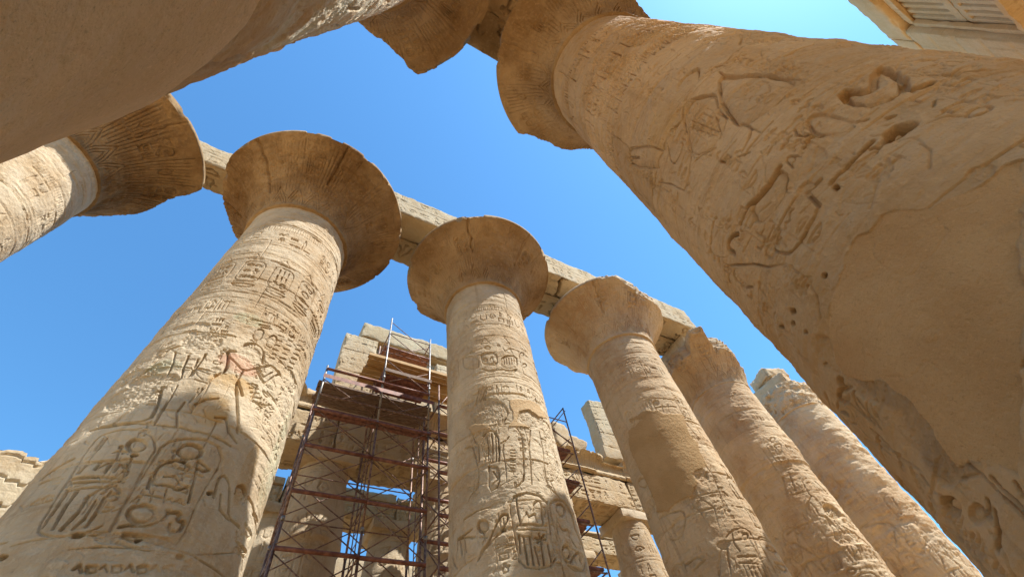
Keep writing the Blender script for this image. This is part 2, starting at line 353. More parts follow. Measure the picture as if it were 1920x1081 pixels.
(0.055,0.06,(-74.2,4.94,-74.7,4.88,-76.1,4.82,-78.1,4.78,-80.3,4.75,-82.2,4.76,-83.5,4.79,-84,4.84,-83.7,4.9,-82.6,4.95,-80.7,5,-78.6,5.02,-76.4,5.02,-74.9,4.99,-74.2,4.94)),
(0.055,0.06,(-84.2,4.69,-77.4,4.65,-69.5,4.9,-62,5.01,-63.2,4.79,-57.8,4.64)),
(0.045,0.045,(-82.2,4.58,-60.7,4.61)),
(0.05,0.05,(-152.6,4.91,-147.8,5.08,-142.2,5.18,-134.6,5.53,-129.2,5.71,-124.7,5.68,-125.6,5.55,-130.2,5.37)),
(0.035,0.035,(-130.3,5.35,-136,5.25,-146.2,5.06,-152,4.93)),
(0.05,0.055,(-141.1,5.53,-141.8,5.48,-143.2,5.45,-145,5.44,-147.1,5.46,-148.9,5.51,-150.1,5.57,-150.4,5.63,-149.8,5.69,-148.3,5.72,-146.3,5.72,-144.2,5.7,-142.5,5.65,-141.4,5.6,-141.1,5.53)),
(0.03,0.03,(-148.6,5.37,-142.9,5.3)),
(0.03,0.03,(-145.8,5.42,-145,5.31,-147.3,5.21)),
(0.05,0.05,(-177.7,5.31,-175.4,5.65,-162.5,5.61,-156.2,5.63)),
(0.045,0.05,(-171.2,5.55,-169.7,5.26)),
(0.045,0.05,(-165,5.51,-163.5,5.22)),
(0.04,0.04,(-158.6,5.48,-155.8,5.41)),
(0.035,0.04,(-172.5,5.63,-153.8,5.43)),
(0.04,0.04,(170.1,5.8,174.5,5.31,-178.3,5.06)),
(0.03,0.03,(-129.5,5.02,-123.1,5)),
(0.06,0.13,(-130.7,5.36,-129.2,5.35)),
(0.05,0.1,(-103.9,5.63,-102.6,5.63)),
(0.025,0.02,(-159.9,6.7,-150.4,6.67,-139.5,6.57)),
(0.035,0.035,(-158.5,6.34,-156.1,6.45,-148.7,6.55,-145.6,6.97,-147.7,7.27,-150.5,7.83,-159.7,7.86)),
(0.035,0.035,(-149.9,8.07,-144.4,7.75,-144.9,7.24)),
(0.045,0.05,(-105.1,8.06,-102.9,7.94,-100.9,7.73,-103.1,7.22,-106.5,6.52,-112.4,6.35,-115.8,6.31)),
(0.035,0.035,(-90.1,8.07,-93,7.79,-96.5,7.42,-97.3,7.02,-100.6,6.38)),
(0.035,0.035,(-79.4,8.1,-79.7,7.54,-83,7.05,-83.8,6.61,-83.5,6.41,-76.1,6.27)),
(0.05,0.055,(-138.8,7.98,-135.6,8.06,-129,8.07,-124.5,7.89,-124.8,7.44,-126.4,7.09)),
(0.035,0.035,(-135.1,7.91,-134.6,7.52,-136.5,7.2)),
(0.035,0.035,(-130.3,7.96,-130.5,7.54,-132.3,7.13)),
(0.035,0.035,(-126.7,7.93,-127.6,7.46,-128.9,7.1)),
(0.035,0.035,(-136.2,7.03,-126.6,6.9,-128.9,6.4,-138.5,6.34,-136.2,7.03)),
(0.03,0.03,(-132.5,6.84,-129.1,6.6,-134.6,6.5)),
(0.03,0.03,(-122.6,7.6,-116,7.7,-113.7,7.81,-122.2,7.48,-120.9,6.97,-122.4,6.46)),
(0.03,0.03,(-114.9,7.37,-110.6,7.35)),
(0.03,0.03,(-115.3,7.28,-111,7.26)),
(0.03,0.03,(-115.7,7.19,-111.5,7.17)),
(0.03,0.03,(-116.1,7.1,-111.9,7.08)),
(0.03,0.03,(-116.5,7.02,-112.4,7)),
(0.03,0.03,(-116.9,6.93,-112.8,6.91)),
(0.03,0.03,(-117.3,6.85,-113.3,6.82)),
(0.03,0.03,(-117.7,6.76,-113.7,6.74)),
(0.04,0.04,(-118.5,9.09,-126.7,8.71,-123.7,8.49,-121.5,8.09,-114.7,8.39,-109.7,8.65,-118.5,9.09)),
(0.03,0.03,(-117.3,8.66,-118,8.27)),
(0.035,0.035,(-133.5,9.73,-143.1,9.25,-140.6,9.1,-130.8,9.58,-133.5,9.73)),
(0.02,0.02,(-135.9,9.64,-138.5,9.33)),
(0.03,0.03,(-70.6,6.74,-79.6,6.59,-76.1,6.27,-65.4,6.08)),
(0.03,0.032,(-131.3,11.2,-113,11.11,-113.7,10.64,-118.6,10.56,-129.4,10.65,-132.4,10.82,-131.3,11.2)),
(0.03,0.032,(-108.4,10.95,-87.7,11.12,-89.4,10.62,-95.4,10.47,-107.2,10.43,-110,10.57,-108.4,10.95)),
(0.03,0.032,(-156.1,11.43,-135.3,11.08,-135.3,10.62,-140.3,10.59,-152.8,10.83,-156.8,11.05,-156.1,11.43)),
(0.03,0.032,(-119.6,11.4,-120.1,11.36,-121.1,11.34,-122.6,11.33,-124.2,11.34,-125.5,11.37,-126.4,11.41,-126.6,11.45,-126.2,11.48,-125.1,11.51,-123.6,11.51,-122,11.5,-120.7,11.48,-119.8,11.44,-119.6,11.4)),
(0.03,0.032,(-124.8,10.84,-125.2,10.81,-126,10.79,-127.2,10.78,-128.4,10.79,-129.4,10.81,-130.1,10.85,-130.3,10.88,-129.9,10.91,-129.1,10.93,-127.9,10.94,-126.7,10.93,-125.7,10.9,-125,10.87,-124.8,10.84)),
(0.03,0.032,(-122.8,10.81,-118.7,11,-118.8,10.72,-114.9,10.64,-123.4,10.64)),
(0.03,0.032,(-105.4,10.91,-106,10.61)),
(0.03,0.032,(-102.3,10.92,-103,10.62)),
(0.03,0.032,(-99,10.94,-99.9,10.63)),
(0.03,0.032,(-95.7,10.97,-96.6,10.65)),
(0.03,0.032,(-92.2,11,-93.3,10.68)),
(0.03,0.032,(-104.6,11.4,-102.7,11.23,-95,11.43,-93.2,11.22)),
(0.03,0.032,(-73.6,11.44,-74.4,11.38,-75.9,11.33,-77.6,11.28,-79.3,11.25,-80.7,11.24,-81.4,11.26,-81.5,11.3,-80.8,11.35,-79.5,11.4,-77.8,11.45,-76,11.48,-74.5,11.49,-73.6,11.48,-73.6,11.44)),
(0.03,0.032,(-73.6,10.89,-74.5,10.83,-75.9,10.77,-77.7,10.72,-79.3,10.69,-80.6,10.69,-81.3,10.72,-81.3,10.76,-80.6,10.81,-79.3,10.87,-77.6,10.91,-75.9,10.94,-74.4,10.95,-73.6,10.93,-73.6,10.89)),
(0.03,0.032,(-139.6,11.35,-139.9,11.32,-140.7,11.31,-141.8,11.31,-143,11.33,-144,11.36,-144.8,11.4,-145,11.43,-144.6,11.46,-143.8,11.47,-142.7,11.47,-141.5,11.45,-140.4,11.42,-139.8,11.38,-139.6,11.35)),
(0.03,0.032,(-132.5,10.48,-124.4,10.34,-114.2,10.36,-123.1,10.23,-132.5,10.48)),
(0.03,0.032,(-110.9,10.36,-100.7,10.32,-89.6,10.48,-99.5,10.21,-110.9,10.36)),
(0.03,0.032,(-137.3,9.71,-143.9,9.21,-141.4,9.14,-135,9.62,-137.3,9.71)),
(0.03,0.032,(-131.5,9.69,-135.7,9.1,-134.2,9.07,-129.9,9.66))],
'R':[(0.03,0.035,(-172.9,7.43,-169.4,7.55,-165.2,7.59,-161.5,7.54,-159.2,7.45,-162,7.27,-166.6,7.08)),
(0.03,0.04,(-165.4,7.1,-160.2,7.09,-156.6,7.06,-154.4,6.97)),
(0.03,0.035,(-158.6,6.83,-158.9,6.66,-157.5,6.39,-154.7,6.13,-153.1,5.84,-152.2,5.62,-151.9,5.35,-151.6,5.18)),
(0.025,0.03,(-144,7.14,-149.5,7.01,-155.9,6.95,-162.6,6.95,-168.7,6.95,-175.6,6.95,178.8,7.06)),
(0.028,0.035,(-178,6.98,178.9,6.82,176.1,6.74,172.2,6.84,170.3,6.98,166.7,6.91,161.6,6.95,154,7.01,146.6,6.98,134.5,7.08)),
(0.022,0.025,(-173.8,6.86,-170.8,6.71,-168.1,6.44,-170.6,6.25,-173.1,6.1)),
(0.025,0.028,(-170.2,6.19,-173,5.88,-176,5.51,-174.4,5.51,-174.4,5.22,-178.7,5.12,176.6,5.08)),
(0.02,0.02,(-174.8,6.85,179.6,6.72,173.9,6.41,167.6,6.23,165.7,6.01,158.2,5.91)),
(0.018,0.02,(178.4,6.45,175.1,6.35)),
(0.018,0.02,(178.5,6.32,175.4,6.23)),
(0.018,0.02,(178.6,6.19,175.6,6.11)),
(0.018,0.02,(178.7,6.07,175.8,5.99)),
(0.018,0.02,(178.8,5.96,176,5.88)),
(0.018,0.02,(178.9,5.84,176.2,5.77)),
(0.015,0.018,(178.3,6.49,179.3,5.76,177.4,5.76,175.8,6.42)),
(0.022,0.025,(149.3,7.71,144.3,8.25,146.1,8.32,149.6,8.25,153.6,7.87,158.6,7.37,159.9,6.98,161.2,6.93)),
(0.022,0.025,(148.9,7.71,144.2,8.13,140.5,8.3,140.2,8.19,142.9,7.73,148.6,7.1,152.3,6.86)),
(0.025,0.03,(168.4,6.41,165.6,6.32,162.2,6.33,158.6,6.39,158.8,6.57,163.6,6.78)),
(0.02,0.022,(145.1,6.8,149.4,6.34,151.4,5.92,155.8,5.86)),
(0.02,0.022,(142.4,6.88,144.2,6.46,142.5,5.91)),
(0.02,0.02,(148,6.69,132.5,6.85,123.3,6.65)),
(0.03,0.032,(159,5.83,154.6,5.8,154.3,5.57,157.2,5.26,161.6,5.17)),
(0.02,0.02,(-174.5,6.21,-176.8,5.99,178.3,5.66,172.7,5.67,165,5.89)),
(0.06,0.06,(178.3,4.39,175.4,4.38,171.1,4.37,166.3,4.42,162.7,4.48,160.4,4.48,155,4.49)),
(0.028,0.03,(-166,4.6,-164.2,4.62,-161.9,4.55,-161.5,4.35,-161.8,4.08,-159.7,4)),
(0.028,0.03,(-169.6,4.63,-171,4.54,-170.1,4.43,-168.4,4.38)),
(0.045,0.045,(-173.5,4.33,-171,4.36,-169.1,4.34,-167.3,4.2,-166.4,4.05,-163.4,4.05)),
(0.02,0.025,(179.9,4.25,-179.5,4.37,-177.9,4.39,-177,4.32,-177.9,4.27,-179.6,4.28,179.4,4.2,-179.7,4.32)),
(0.02,0.022,(-176.8,4.31,-176.5,4.24)),
(0.03,0.035,(-171.9,4.18,-172.5,4.05,-173.8,3.96,-175.6,3.95,-177.9,4.02,-178.9,4.02)),
(0.04,0.045,(-174.7,3.87,-173,3.88,-173,3.82,-174.4,3.86)),
(0.05,0.06,(-165.6,3.71,-168.3,3.71,-173.5,3.69,-179.3,3.7)),
(0.03,0.03,(-167.4,3.65,-165.7,3.59,-167.3,3.58)),
(0.07,0.075,(-163.9,3.61,-161.8,3.67,-159.7,3.67,-158,3.58)),
(0.03,0.03,(-164,3.59,-162.7,3.57,-160.3,3.56,-158.3,3.57)),
(0.07,0.07,(-139,4.67,-142.5,4.61,-147.5,4.42,-149.5,4.39,-151.1,4.49,-152.2,4.59,-153.6,4.58,-155.3,4.42,-155.5,4.23)),
(0.06,0.06,(-141.8,3.98,-144.5,4,-147.8,4.07)),
(0.03,0.03,(-156.3,3.82,-157.6,3.86)),
(0.03,0.03,(-148.2,3.71,-150.7,3.63)),
(0.04,0.045,(175.4,3.85,178.7,3.83,180,3.82)),
(0.035,0.04,(175.2,3.84,174,3.63,170.9,3.6,167,3.6)),
(0.02,0.02,(-138,4.52,-132.9,4.66,-125.5,4.8)),
(0.02,0.022,(-139.5,4.36,-138.4,4.16,-136.2,3.92,-130.3,3.82)),
(0.03,0.035,(-132.3,4.62,-129.5,4.56,-126.6,4.47)),
(0.03,0.035,(-127.5,4.3,-125.7,4.19)),
(0.05,0.06,(-180,3.59,-179.7,3.63)),
(0.02,0.02,(176.4,6.73,168.1,6.86)),
(0.03,0.03,(-139,7.37,-132.4,7.66,-125.4,7.66)),
(0.03,0.035,(-145.5,7.06,-141.2,7.19)),
(0.02,0.02,(-137,7.09,-130.9,7.09,-122.9,7.08)),
(0.018,0.022,(-166,8.48,-154.1,8.44)),
(0.018,0.022,(179.1,8.33,-172.5,8.29)),
(0.02,0.018,(179.7,4.68,-173.3,4.73,-169.8,4.73)),
(0.02,0.018,(168.6,5.19,174.6,5.1,177.9,4.95)),
(0.03,0.03,(170.3,5.36,170.5,5.26,172.9,5.24)),
(0.03,0.035,(-160.4,6.76,-157.7,6.38,-154.9,6.12,-153.3,5.83,-152.4,5.61,-154.3,5.3,-161.9,5.23,-167.3,5.23,-174.5,5.36,-176,5.51,-173,5.88,-169.4,6.23,-160.4,6.76)),
(0.03,0.04,(-172.9,7.43,-169.4,7.55,-165.2,7.59,-161.5,7.54,-159.2,7.45,-162,7.27,-166.6,7.08,-172.2,7.13,-172.9,7.43)),
(0.07,0.085,(-153.6,4.58,-152.2,4.59,-151.1,4.49,-149.5,4.39,-147.5,4.42,-142.5,4.61,-139,4.67,-139.3,4.49,-142.3,4.27,-146.6,4.09,-151.8,4.07,-154.6,4.13,-155.5,4.23,-155.3,4.42,-153.6,4.58)),
(0.06,0.075,(-163.9,3.61,-161.8,3.67,-159.7,3.67,-158,3.58,-160.3,3.56,-162.7,3.57,-163.9,3.61)),
(0.02,0.03,(146.6,8.28,150.3,8.17,158.4,7.36,159.9,6.96,155.6,6.85,151.6,6.87,143.2,7.73,140.8,8.23,146.6,8.28)),
(0.02,0.025,(177.2,6.76,-173.8,6.86,-168.1,6.44,-173.5,6.08,-175.2,5.78,178.3,5.66,172.7,5.67,165.7,6.01,172,6.4,177.2,6.76)),
(0.03,0.03,(-166,4.6,-164,4.62,-161.9,4.55,-161.5,4.35,-161.8,4.08,-165.3,4.07,-167.4,4.22,-168.4,4.38,-166,4.6)),
(0.03,0.03,(-178.5,4.01,-171.9,4.18,-172.5,4.05,-173.8,3.96,-175.6,3.95,-177.7,3.94,-178.5,4.01)),
(0.03,0.03,(162.5,4.44,170.6,4.36,177.4,4.38,177,4.2,171.1,4.07,164.7,4.1,159,4.23,162.5,4.44)),
(0.06,0.065,(144.2,4.45,143.5,4.55,146.2,4.6,150.2,4.55,151.8,4.47)),
(0.025,0.025,(155.7,3.85,159.4,3.87,161.8,3.87)),
(0.028,0.03,(155.5,3.84,156.9,3.67,159.6,3.6,166.3,3.57,171.8,3.61)),
(0.025,0.028,(136.3,4.58,146.3,4.07,149,3.85,154.4,3.62)),
(0.025,0.028,(136,4.55,132,4.42,133.4,4.19,137.1,4.04)),
(0.02,0.02,(136.3,4.58,128.5,4.58,124.4,4.44)),
(0.045,0.1,(158.8,3.15,159.1,3.14)),
(0.045,0.1,(131.2,3.51,132.2,3.47)),
(0.045,0.1,(138.2,3.29,138.9,3.27)),
(0.045,0.1,(141.8,3.35,142.5,3.32)),
(0.045,0.1,(139.7,3.1,140.3,3.08)),
(0.03,0.03,(137.4,2.5,136.5,2.49,135.3,2.49,133.9,2.5,132.7,2.53,131.9,2.56,131.7,2.59,132.2,2.61,133.2,2.62,134.6,2.62,135.9,2.61,137,2.58,137.7,2.56,137.8,2.53,137.4,2.5)),
(0.035,0.03,(132.5,2.48,131.4,2.47,129.8,2.48,127.9,2.5,125.9,2.54,124.4,2.58,123.8,2.62,124.4,2.64,125.9,2.64,127.9,2.62,129.8,2.6,131.5,2.56,132.5,2.53,132.8,2.5,132.5,2.48)),
(0.03,0.03,(122.4,2.64,117.4,2.65,121.8,2.5)),
(0.025,0.03,(134.9,2.44,131.4,2.37,130.6,2.18)),
(0.02,0.03,(134.1,2.38,131.5,2.11)),
(0.02,0.03,(129.4,2.45,130.5,2.23)),
(0.03,0.03,(131.6,1.44,130.9,1.43,129.6,1.42,128,1.42,126.3,1.44,124.8,1.46,124,1.49,124.2,1.51,125.2,1.52,126.9,1.52,128.6,1.52,130.2,1.5,131.3,1.48,131.8,1.46,131.6,1.44)),
(0.055,0.055,(128.5,1.53,125.9,1.51,126.8,1.44)),
(0.03,0.025,(136.2,1.28,135,1.27,133.7,1.28,132.3,1.29,131.3,1.3,130.9,1.32,131.1,1.34,132,1.35,133.3,1.36,134.7,1.35,136,1.34,136.8,1.33,137.1,1.31,136.9,1.29,136.2,1.28)),
(0.03,0.03,(136.4,1.34,136.3,1.29,137.2,1.25)),
(0.025,0.025,(140.2,1.31,136.9,1.25)),
(0.03,0.03,(139.6,1.25,136.5,1.18,131.2,1.12)),
(0.025,0.025,(146.1,1.35,145.7,1.28,145.7,1.15)),
(0.03,0.025,(116.2,1.49,117.3,1.33,116.9,1.15)),
(0.02,0.02,(118.4,1.44,119.2,1.29,118.8,1.12)),
(0.03,0.03,(128.2,1.72,127.8,1.66)),
(0.03,0.03,(140.6,1.72,139.7,1.65,139,1.58)),
(0.015,0.015,(132.5,1.62,140.3,1.46)),
(0.03,0.025,(127.6,2.15,122.2,2.11)),
(0.03,0.025,(149.2,1.25,148,1.18))],
'C':[(0.035,0.04,(-109.1,8.48,-105.4,8.03,-109.9,7.36,-116.4,6.76)),
(0.04,0.04,(-128.7,8.02,-122.3,8.07,-111.1,8.21)),
(0.035,0.04,(-133.7,7.81,-135,7.49,-124.6,7.02,-129.7,6.46)),
(0.035,0.04,(-141.9,7.48,-124.2,7.49,-103.5,7.52,-100.7,7.37)),
(0.03,0.03,(-114,8.21,-120.3,7.56)),
(0.03,0.03,(-100.9,8.48,-106.6,8.21)),
(0.04,0.04,(176.1,7.45,-169.4,7.37,-155.7,7.25,-158.9,6.91,-171.7,6.58,172.1,6.75,172.4,7.12)),
(0.035,0.035,(-150,7.41,-139.6,7.06,-138.5,6.53,-132,6.41)),
(0.05,0.05,(-143.4,5.82,-144.6,5.79,-146.5,5.77,-148.7,5.77,-150.8,5.79,-152.3,5.83,-153,5.88,-152.7,5.92,-151.5,5.96,-149.6,5.98,-147.4,5.97,-145.3,5.95,-143.8,5.92,-143.1,5.87,-143.4,5.82)),
(0.05,0.05,(-179.2,5.93,-163.3,5.92,-157.5,5.78,-174.6,5.67)),
(0.045,0.05,(-150.8,5.33,-137.6,5.9,-131.2,5.92,-140.7,5.23)),
(0.04,0.04,(179.1,6.02,178.6,5.77)),
(0.05,0.05,(157.8,8.99,164.7,9.04,172.1,8.94,175.5,8.74,168.6,8.6,158.4,8.88)),
(0.04,0.04,(169.7,8.31,172.3,8.09,169.5,7.89,162,8.19)),
(0.03,0.03,(156.6,8.73,154.1,8.25,152.8,7.6)),
(0.03,0.03,(-123.6,11.28,-124.6,11.24,-126.1,11.21,-127.8,11.21,-129.3,11.22,-130.5,11.25,-130.9,11.29,-130.7,11.34,-129.8,11.38,-128.3,11.4,-126.6,11.41,-125,11.4,-123.8,11.37,-123.3,11.33,-123.6,11.28)),
(0.03,0.03,(-133.8,11.09,-102.8,11.03)),
(0.025,0.025,(-129.3,11.53,-96.8,11.36,-98.2,10.88)),
(0.025,0.025,(-121.3,11.17,-124.6,10.84)),
(0.025,0.025,(-113.3,11.14,-117,10.8)),
(0.035,0.04,(-166.8,11.32,-167.9,11.28,-169.5,11.26,-171.2,11.26,-172.7,11.3,-173.7,11.35,-174,11.41,-173.5,11.47,-172.3,11.51,-170.6,11.52,-168.9,11.52,-167.4,11.48,-166.5,11.43,-166.3,11.37,-166.8,11.32)),
(0.03,0.03,(-165,10.95,-165.9,10.92,-167.1,10.91,-168.4,10.91,-169.5,10.94,-170.3,10.98,-170.5,11.02,-170.2,11.06,-169.3,11.09,-168,11.11,-166.7,11.1,-165.6,11.08,-164.9,11.04,-164.7,11,-165,10.95)),
(0.03,0.03,(-170.1,11.66,-178.4,11.07,-179.4,10.75)),
(0.03,0.03,(-95.1,10.83,-101.7,10.29,-98.9,9.87,-93.6,9.58)),
(0.03,0.03,(-89.6,10.7,-86,10.28,-83.2,9.66)),
(0.035,0.04,(-128.4,6.13,-121,6.28,-104.1,6.37,-97.6,6.19,-105.4,5.45)),
(0.035,0.04,(-120,6.21,-123.5,5.92,-121.7,5.73)),
(0.04,0.04,(-104.2,6.1,-105.6,6.06,-107.3,6.02,-109.1,6.01,-110.6,6.01,-111.5,6.03,-111.7,6.06,-111.2,6.1,-110,6.14,-108.4,6.17,-106.5,6.19,-104.9,6.19,-103.9,6.17,-103.6,6.14,-104.2,6.1)),
(0.045,0.045,(-126.4,5.6,-108.2,5.54)),
(0.035,0.035,(-128.5,5.44,-110.5,5.34)),
(0.035,0.04,(-125.6,5.37,-126.2,5.07)),
(0.035,0.04,(-121.5,5.33,-121.9,5.05)),
(0.035,0.04,(-117.2,5.3,-117.5,5.03)),
(0.035,0.04,(-112.7,5.28,-112.9,5.02)),
(0.035,0.04,(-108,5.26,-108,5.01)),
(0.035,0.04,(-102.9,5.24,-102.8,5)),
(0.03,0.03,(-152,5.97,-155.7,5.77)),
(0.045,0.045,(-144.9,5.85,-146,5.81,-147.7,5.79,-149.6,5.79,-151.3,5.81,-152.6,5.85,-153.1,5.89,-152.7,5.93,-151.6,5.97,-149.9,5.99,-148,5.99,-146.3,5.97,-145.1,5.94,-144.6,5.89,-144.9,5.85)),
(0.04,0.045,(-149.7,5.47,-137.4,5.89,-132.6,5.85,-137.5,5.53))],
'D':[(0.04,0.04,(-114.4,11.72,-116.3,11.66,-118.5,11.62,-120.6,11.6,-122.3,11.61,-123.2,11.64,-123.1,11.69,-122.2,11.75,-120.5,11.8,-118.4,11.84,-116.2,11.86,-114.4,11.86,-113.3,11.83,-113.4,11.78,-114.4,11.72)),
(0.04,0.04,(-122,11.45,-108.2,11.53,-120.2,10.98,-128.2,11.03,-122,11.45)),
(0.05,0.06,(-94.1,9.69,-85.1,9.14)),
(0.04,0.04,(-140.2,10.05,-149.7,9.35,-154.2,9.03)),
(0.04,0.04,(-127.7,10.15,-135.5,9.4)),
(0.04,0.04,(-118.3,9.69,-122.7,9.11,-120.4,9.01,-138.7,8.67,-144.5,8.36)),
(0.05,0.05,(-161.9,8.85,-142.5,8.7,-140,8.23,-146.7,7.78)),
(0.06,0.08,(-114.9,8.52,-118.7,8.26,-90.5,8.18)),
(0.04,0.04,(168.9,7.88,-174.6,7.72,179.7,7.15,163.6,7.22,168.9,7.88)),
(0.05,0.06,(-107.5,7.71,-96.7,7.47)),
(0.04,0.05,(-111,7.06,-94.3,6.6)),
(0.04,0.04,(-134,6.22,-135.4,6.19,-137.5,6.17,-139.7,6.17,-141.7,6.18,-143.1,6.22,-143.5,6.26,-143,6.29,-141.6,6.33,-139.6,6.35,-137.3,6.35,-135.3,6.33,-133.9,6.3,-133.4,6.26,-134,6.22)),
(0.04,0.04,(-126.6,6.28,-132.5,6.03)),
(0.04,0.04,(-113.3,7.98,-116.3,7.32,-122.3,6.48))],
'E':[(0.04,0.04,(-138.8,10.34,-141.3,9.86,-139.9,9.42)),
(0.04,0.04,(-125.8,10.4,-131.8,9.45)),
(0.05,0.05,(167.6,9.64,-170.2,9.49,-157.1,9.3,-156.9,8.59)),
(0.04,0.04,(161.3,8.21,161.5,7.51)),
(0.04,0.04,(-158.5,9.01,-168.7,8.55))]}
PLASTER=[('R',(-157.6,2.67,-160.3,2.71,-165.8,2.67,-168,2.68,-170.1,2.72,-171.8,2.74,-174.8,2.78,-176.6,2.87,-177.5,3,179.8,3.05,176.9,3.04,174,3.03,171.7,3.11,165.7,3.1,160.1,3,152.4,2.94,143.1,2.83,137.8,2.69,136.6,2.56,145.4,2.23,146.3,1.99,145.7,1.78,143.3,1.67,140.9,1.53,145.3,1.49,149.4,1.38,151.9,1.26,175.3,1.82)),
('C',(-179.4,10.75,169.9,10.18,171.6,9.38,175.7,8.64,175.9,8.03,172,7.68,-170.9,7.48,-153,7.57,-139.6,7.54,-127.5,7.93,-128.6,8.2,-106,8.48,-106.6,8.94,-102.2,9.34,-106.3,9.85,-98.8,10.64,-124.7,10.72,-131,10.95,-145.1,11.12,-156.5,11.08,-171.8,11.16,-153.1,10.81,-169.5,10.76)),
('B',(-107.7,9.08,-90.3,9.16,-71.6,9.21,-56.8,8.93,-73.7,8.71,-88.3,8.78,-99.7,8.67,-103.7,8.32,-91.7,8.13,-112.2,8.12,-106.8,8.38)),
('B',(-153.5,8.44,-145.1,8.48,-131.9,8.32,-129.5,8.17,-150.7,8.19))]
# ---------------------------------------------------------------- carving
GLYPHS = [
 [[(.5+.38*math.cos(t*.52), .5+.38*math.sin(t*.52)) for t in range(13)]],                                             # disc
 [[(.1,.2),(.25,.35),(.2,.6),(.35,.8),(.5,.85),(.55,.7),(.8,.45),(.95,.15)],[(.45,.35),(.45,.05),(.6,.05)]],            # bird
 [[(.4,.05),(.35,.6),(.5,.95),(.65,.6),(.55,.05)]],                                                                    # reed
 [[(.0,.55),(.12,.7),(.25,.5),(.38,.7),(.5,.5),(.62,.7),(.75,.5),(.88,.7),(1,.55)],[(.0,.3),(1,.3)]],                    # water
 [[(.5,.05),(.5,.55),(.3,.8),(.5,.97),(.7,.8),(.5,.55)],[(.2,.5),(.8,.5)]],                                             # looped cross
 [[(.05,.5),(.3,.72),(.65,.72),(.95,.5),(.6,.35),(.3,.35),(.05,.5)],[(.45,.5),(.55,.5)]],                               # mouth
 [[(.05,.7),(.95,.7),(.8,.35),(.5,.22),(.2,.35),(.05,.7)]],                                                            # basket
 [[(.0,.3),(.2,.6),(.4,.3),(.6,.6),(.75,.75),(.9,.6)]],                                                                # snake
 [[(.2,.05),(.2,.85),(.8,.85),(.8,.05)],[(.2,.5),(.8,.5)]],                                                            # gate
 [[(.15,.1),(.15,.9)],[(.5,.1),(.5,.9)],[(.85,.1),(.85,.9)]],                                                          # strokes
 [[(.15,.75),(.15,.3),(.5,.15),(.85,.3),(.85,.75)]],                                                                   # bowl
 [[(.3,.05),(.25,.45),(.45,.7),(.4,.95),(.6,.95),(.6,.75),(.75,.45),(.7,.1),(.3,.05)],[(.6,.6),(.9,.65)]],               # seated man
 [[(.5,.05),(.5,.95)],[(.3,.8),(.7,.8)],[(.3,.65),(.7,.65)]],                                                          # pillar
 [[(.1,.2),(.9,.2),(.9,.8),(.1,.8),(.1,.2)]],                                                                          # stool
 [[(.1,.1),(.4,.9),(.55,.9),(.6,.1)],[(.2,.4),(.58,.4)]],                                                              # leg
 [[(.1,.5),(.9,.5)],[(.1,.65),(.5,.85),(.9,.65)]],                                                                     # horizon
]
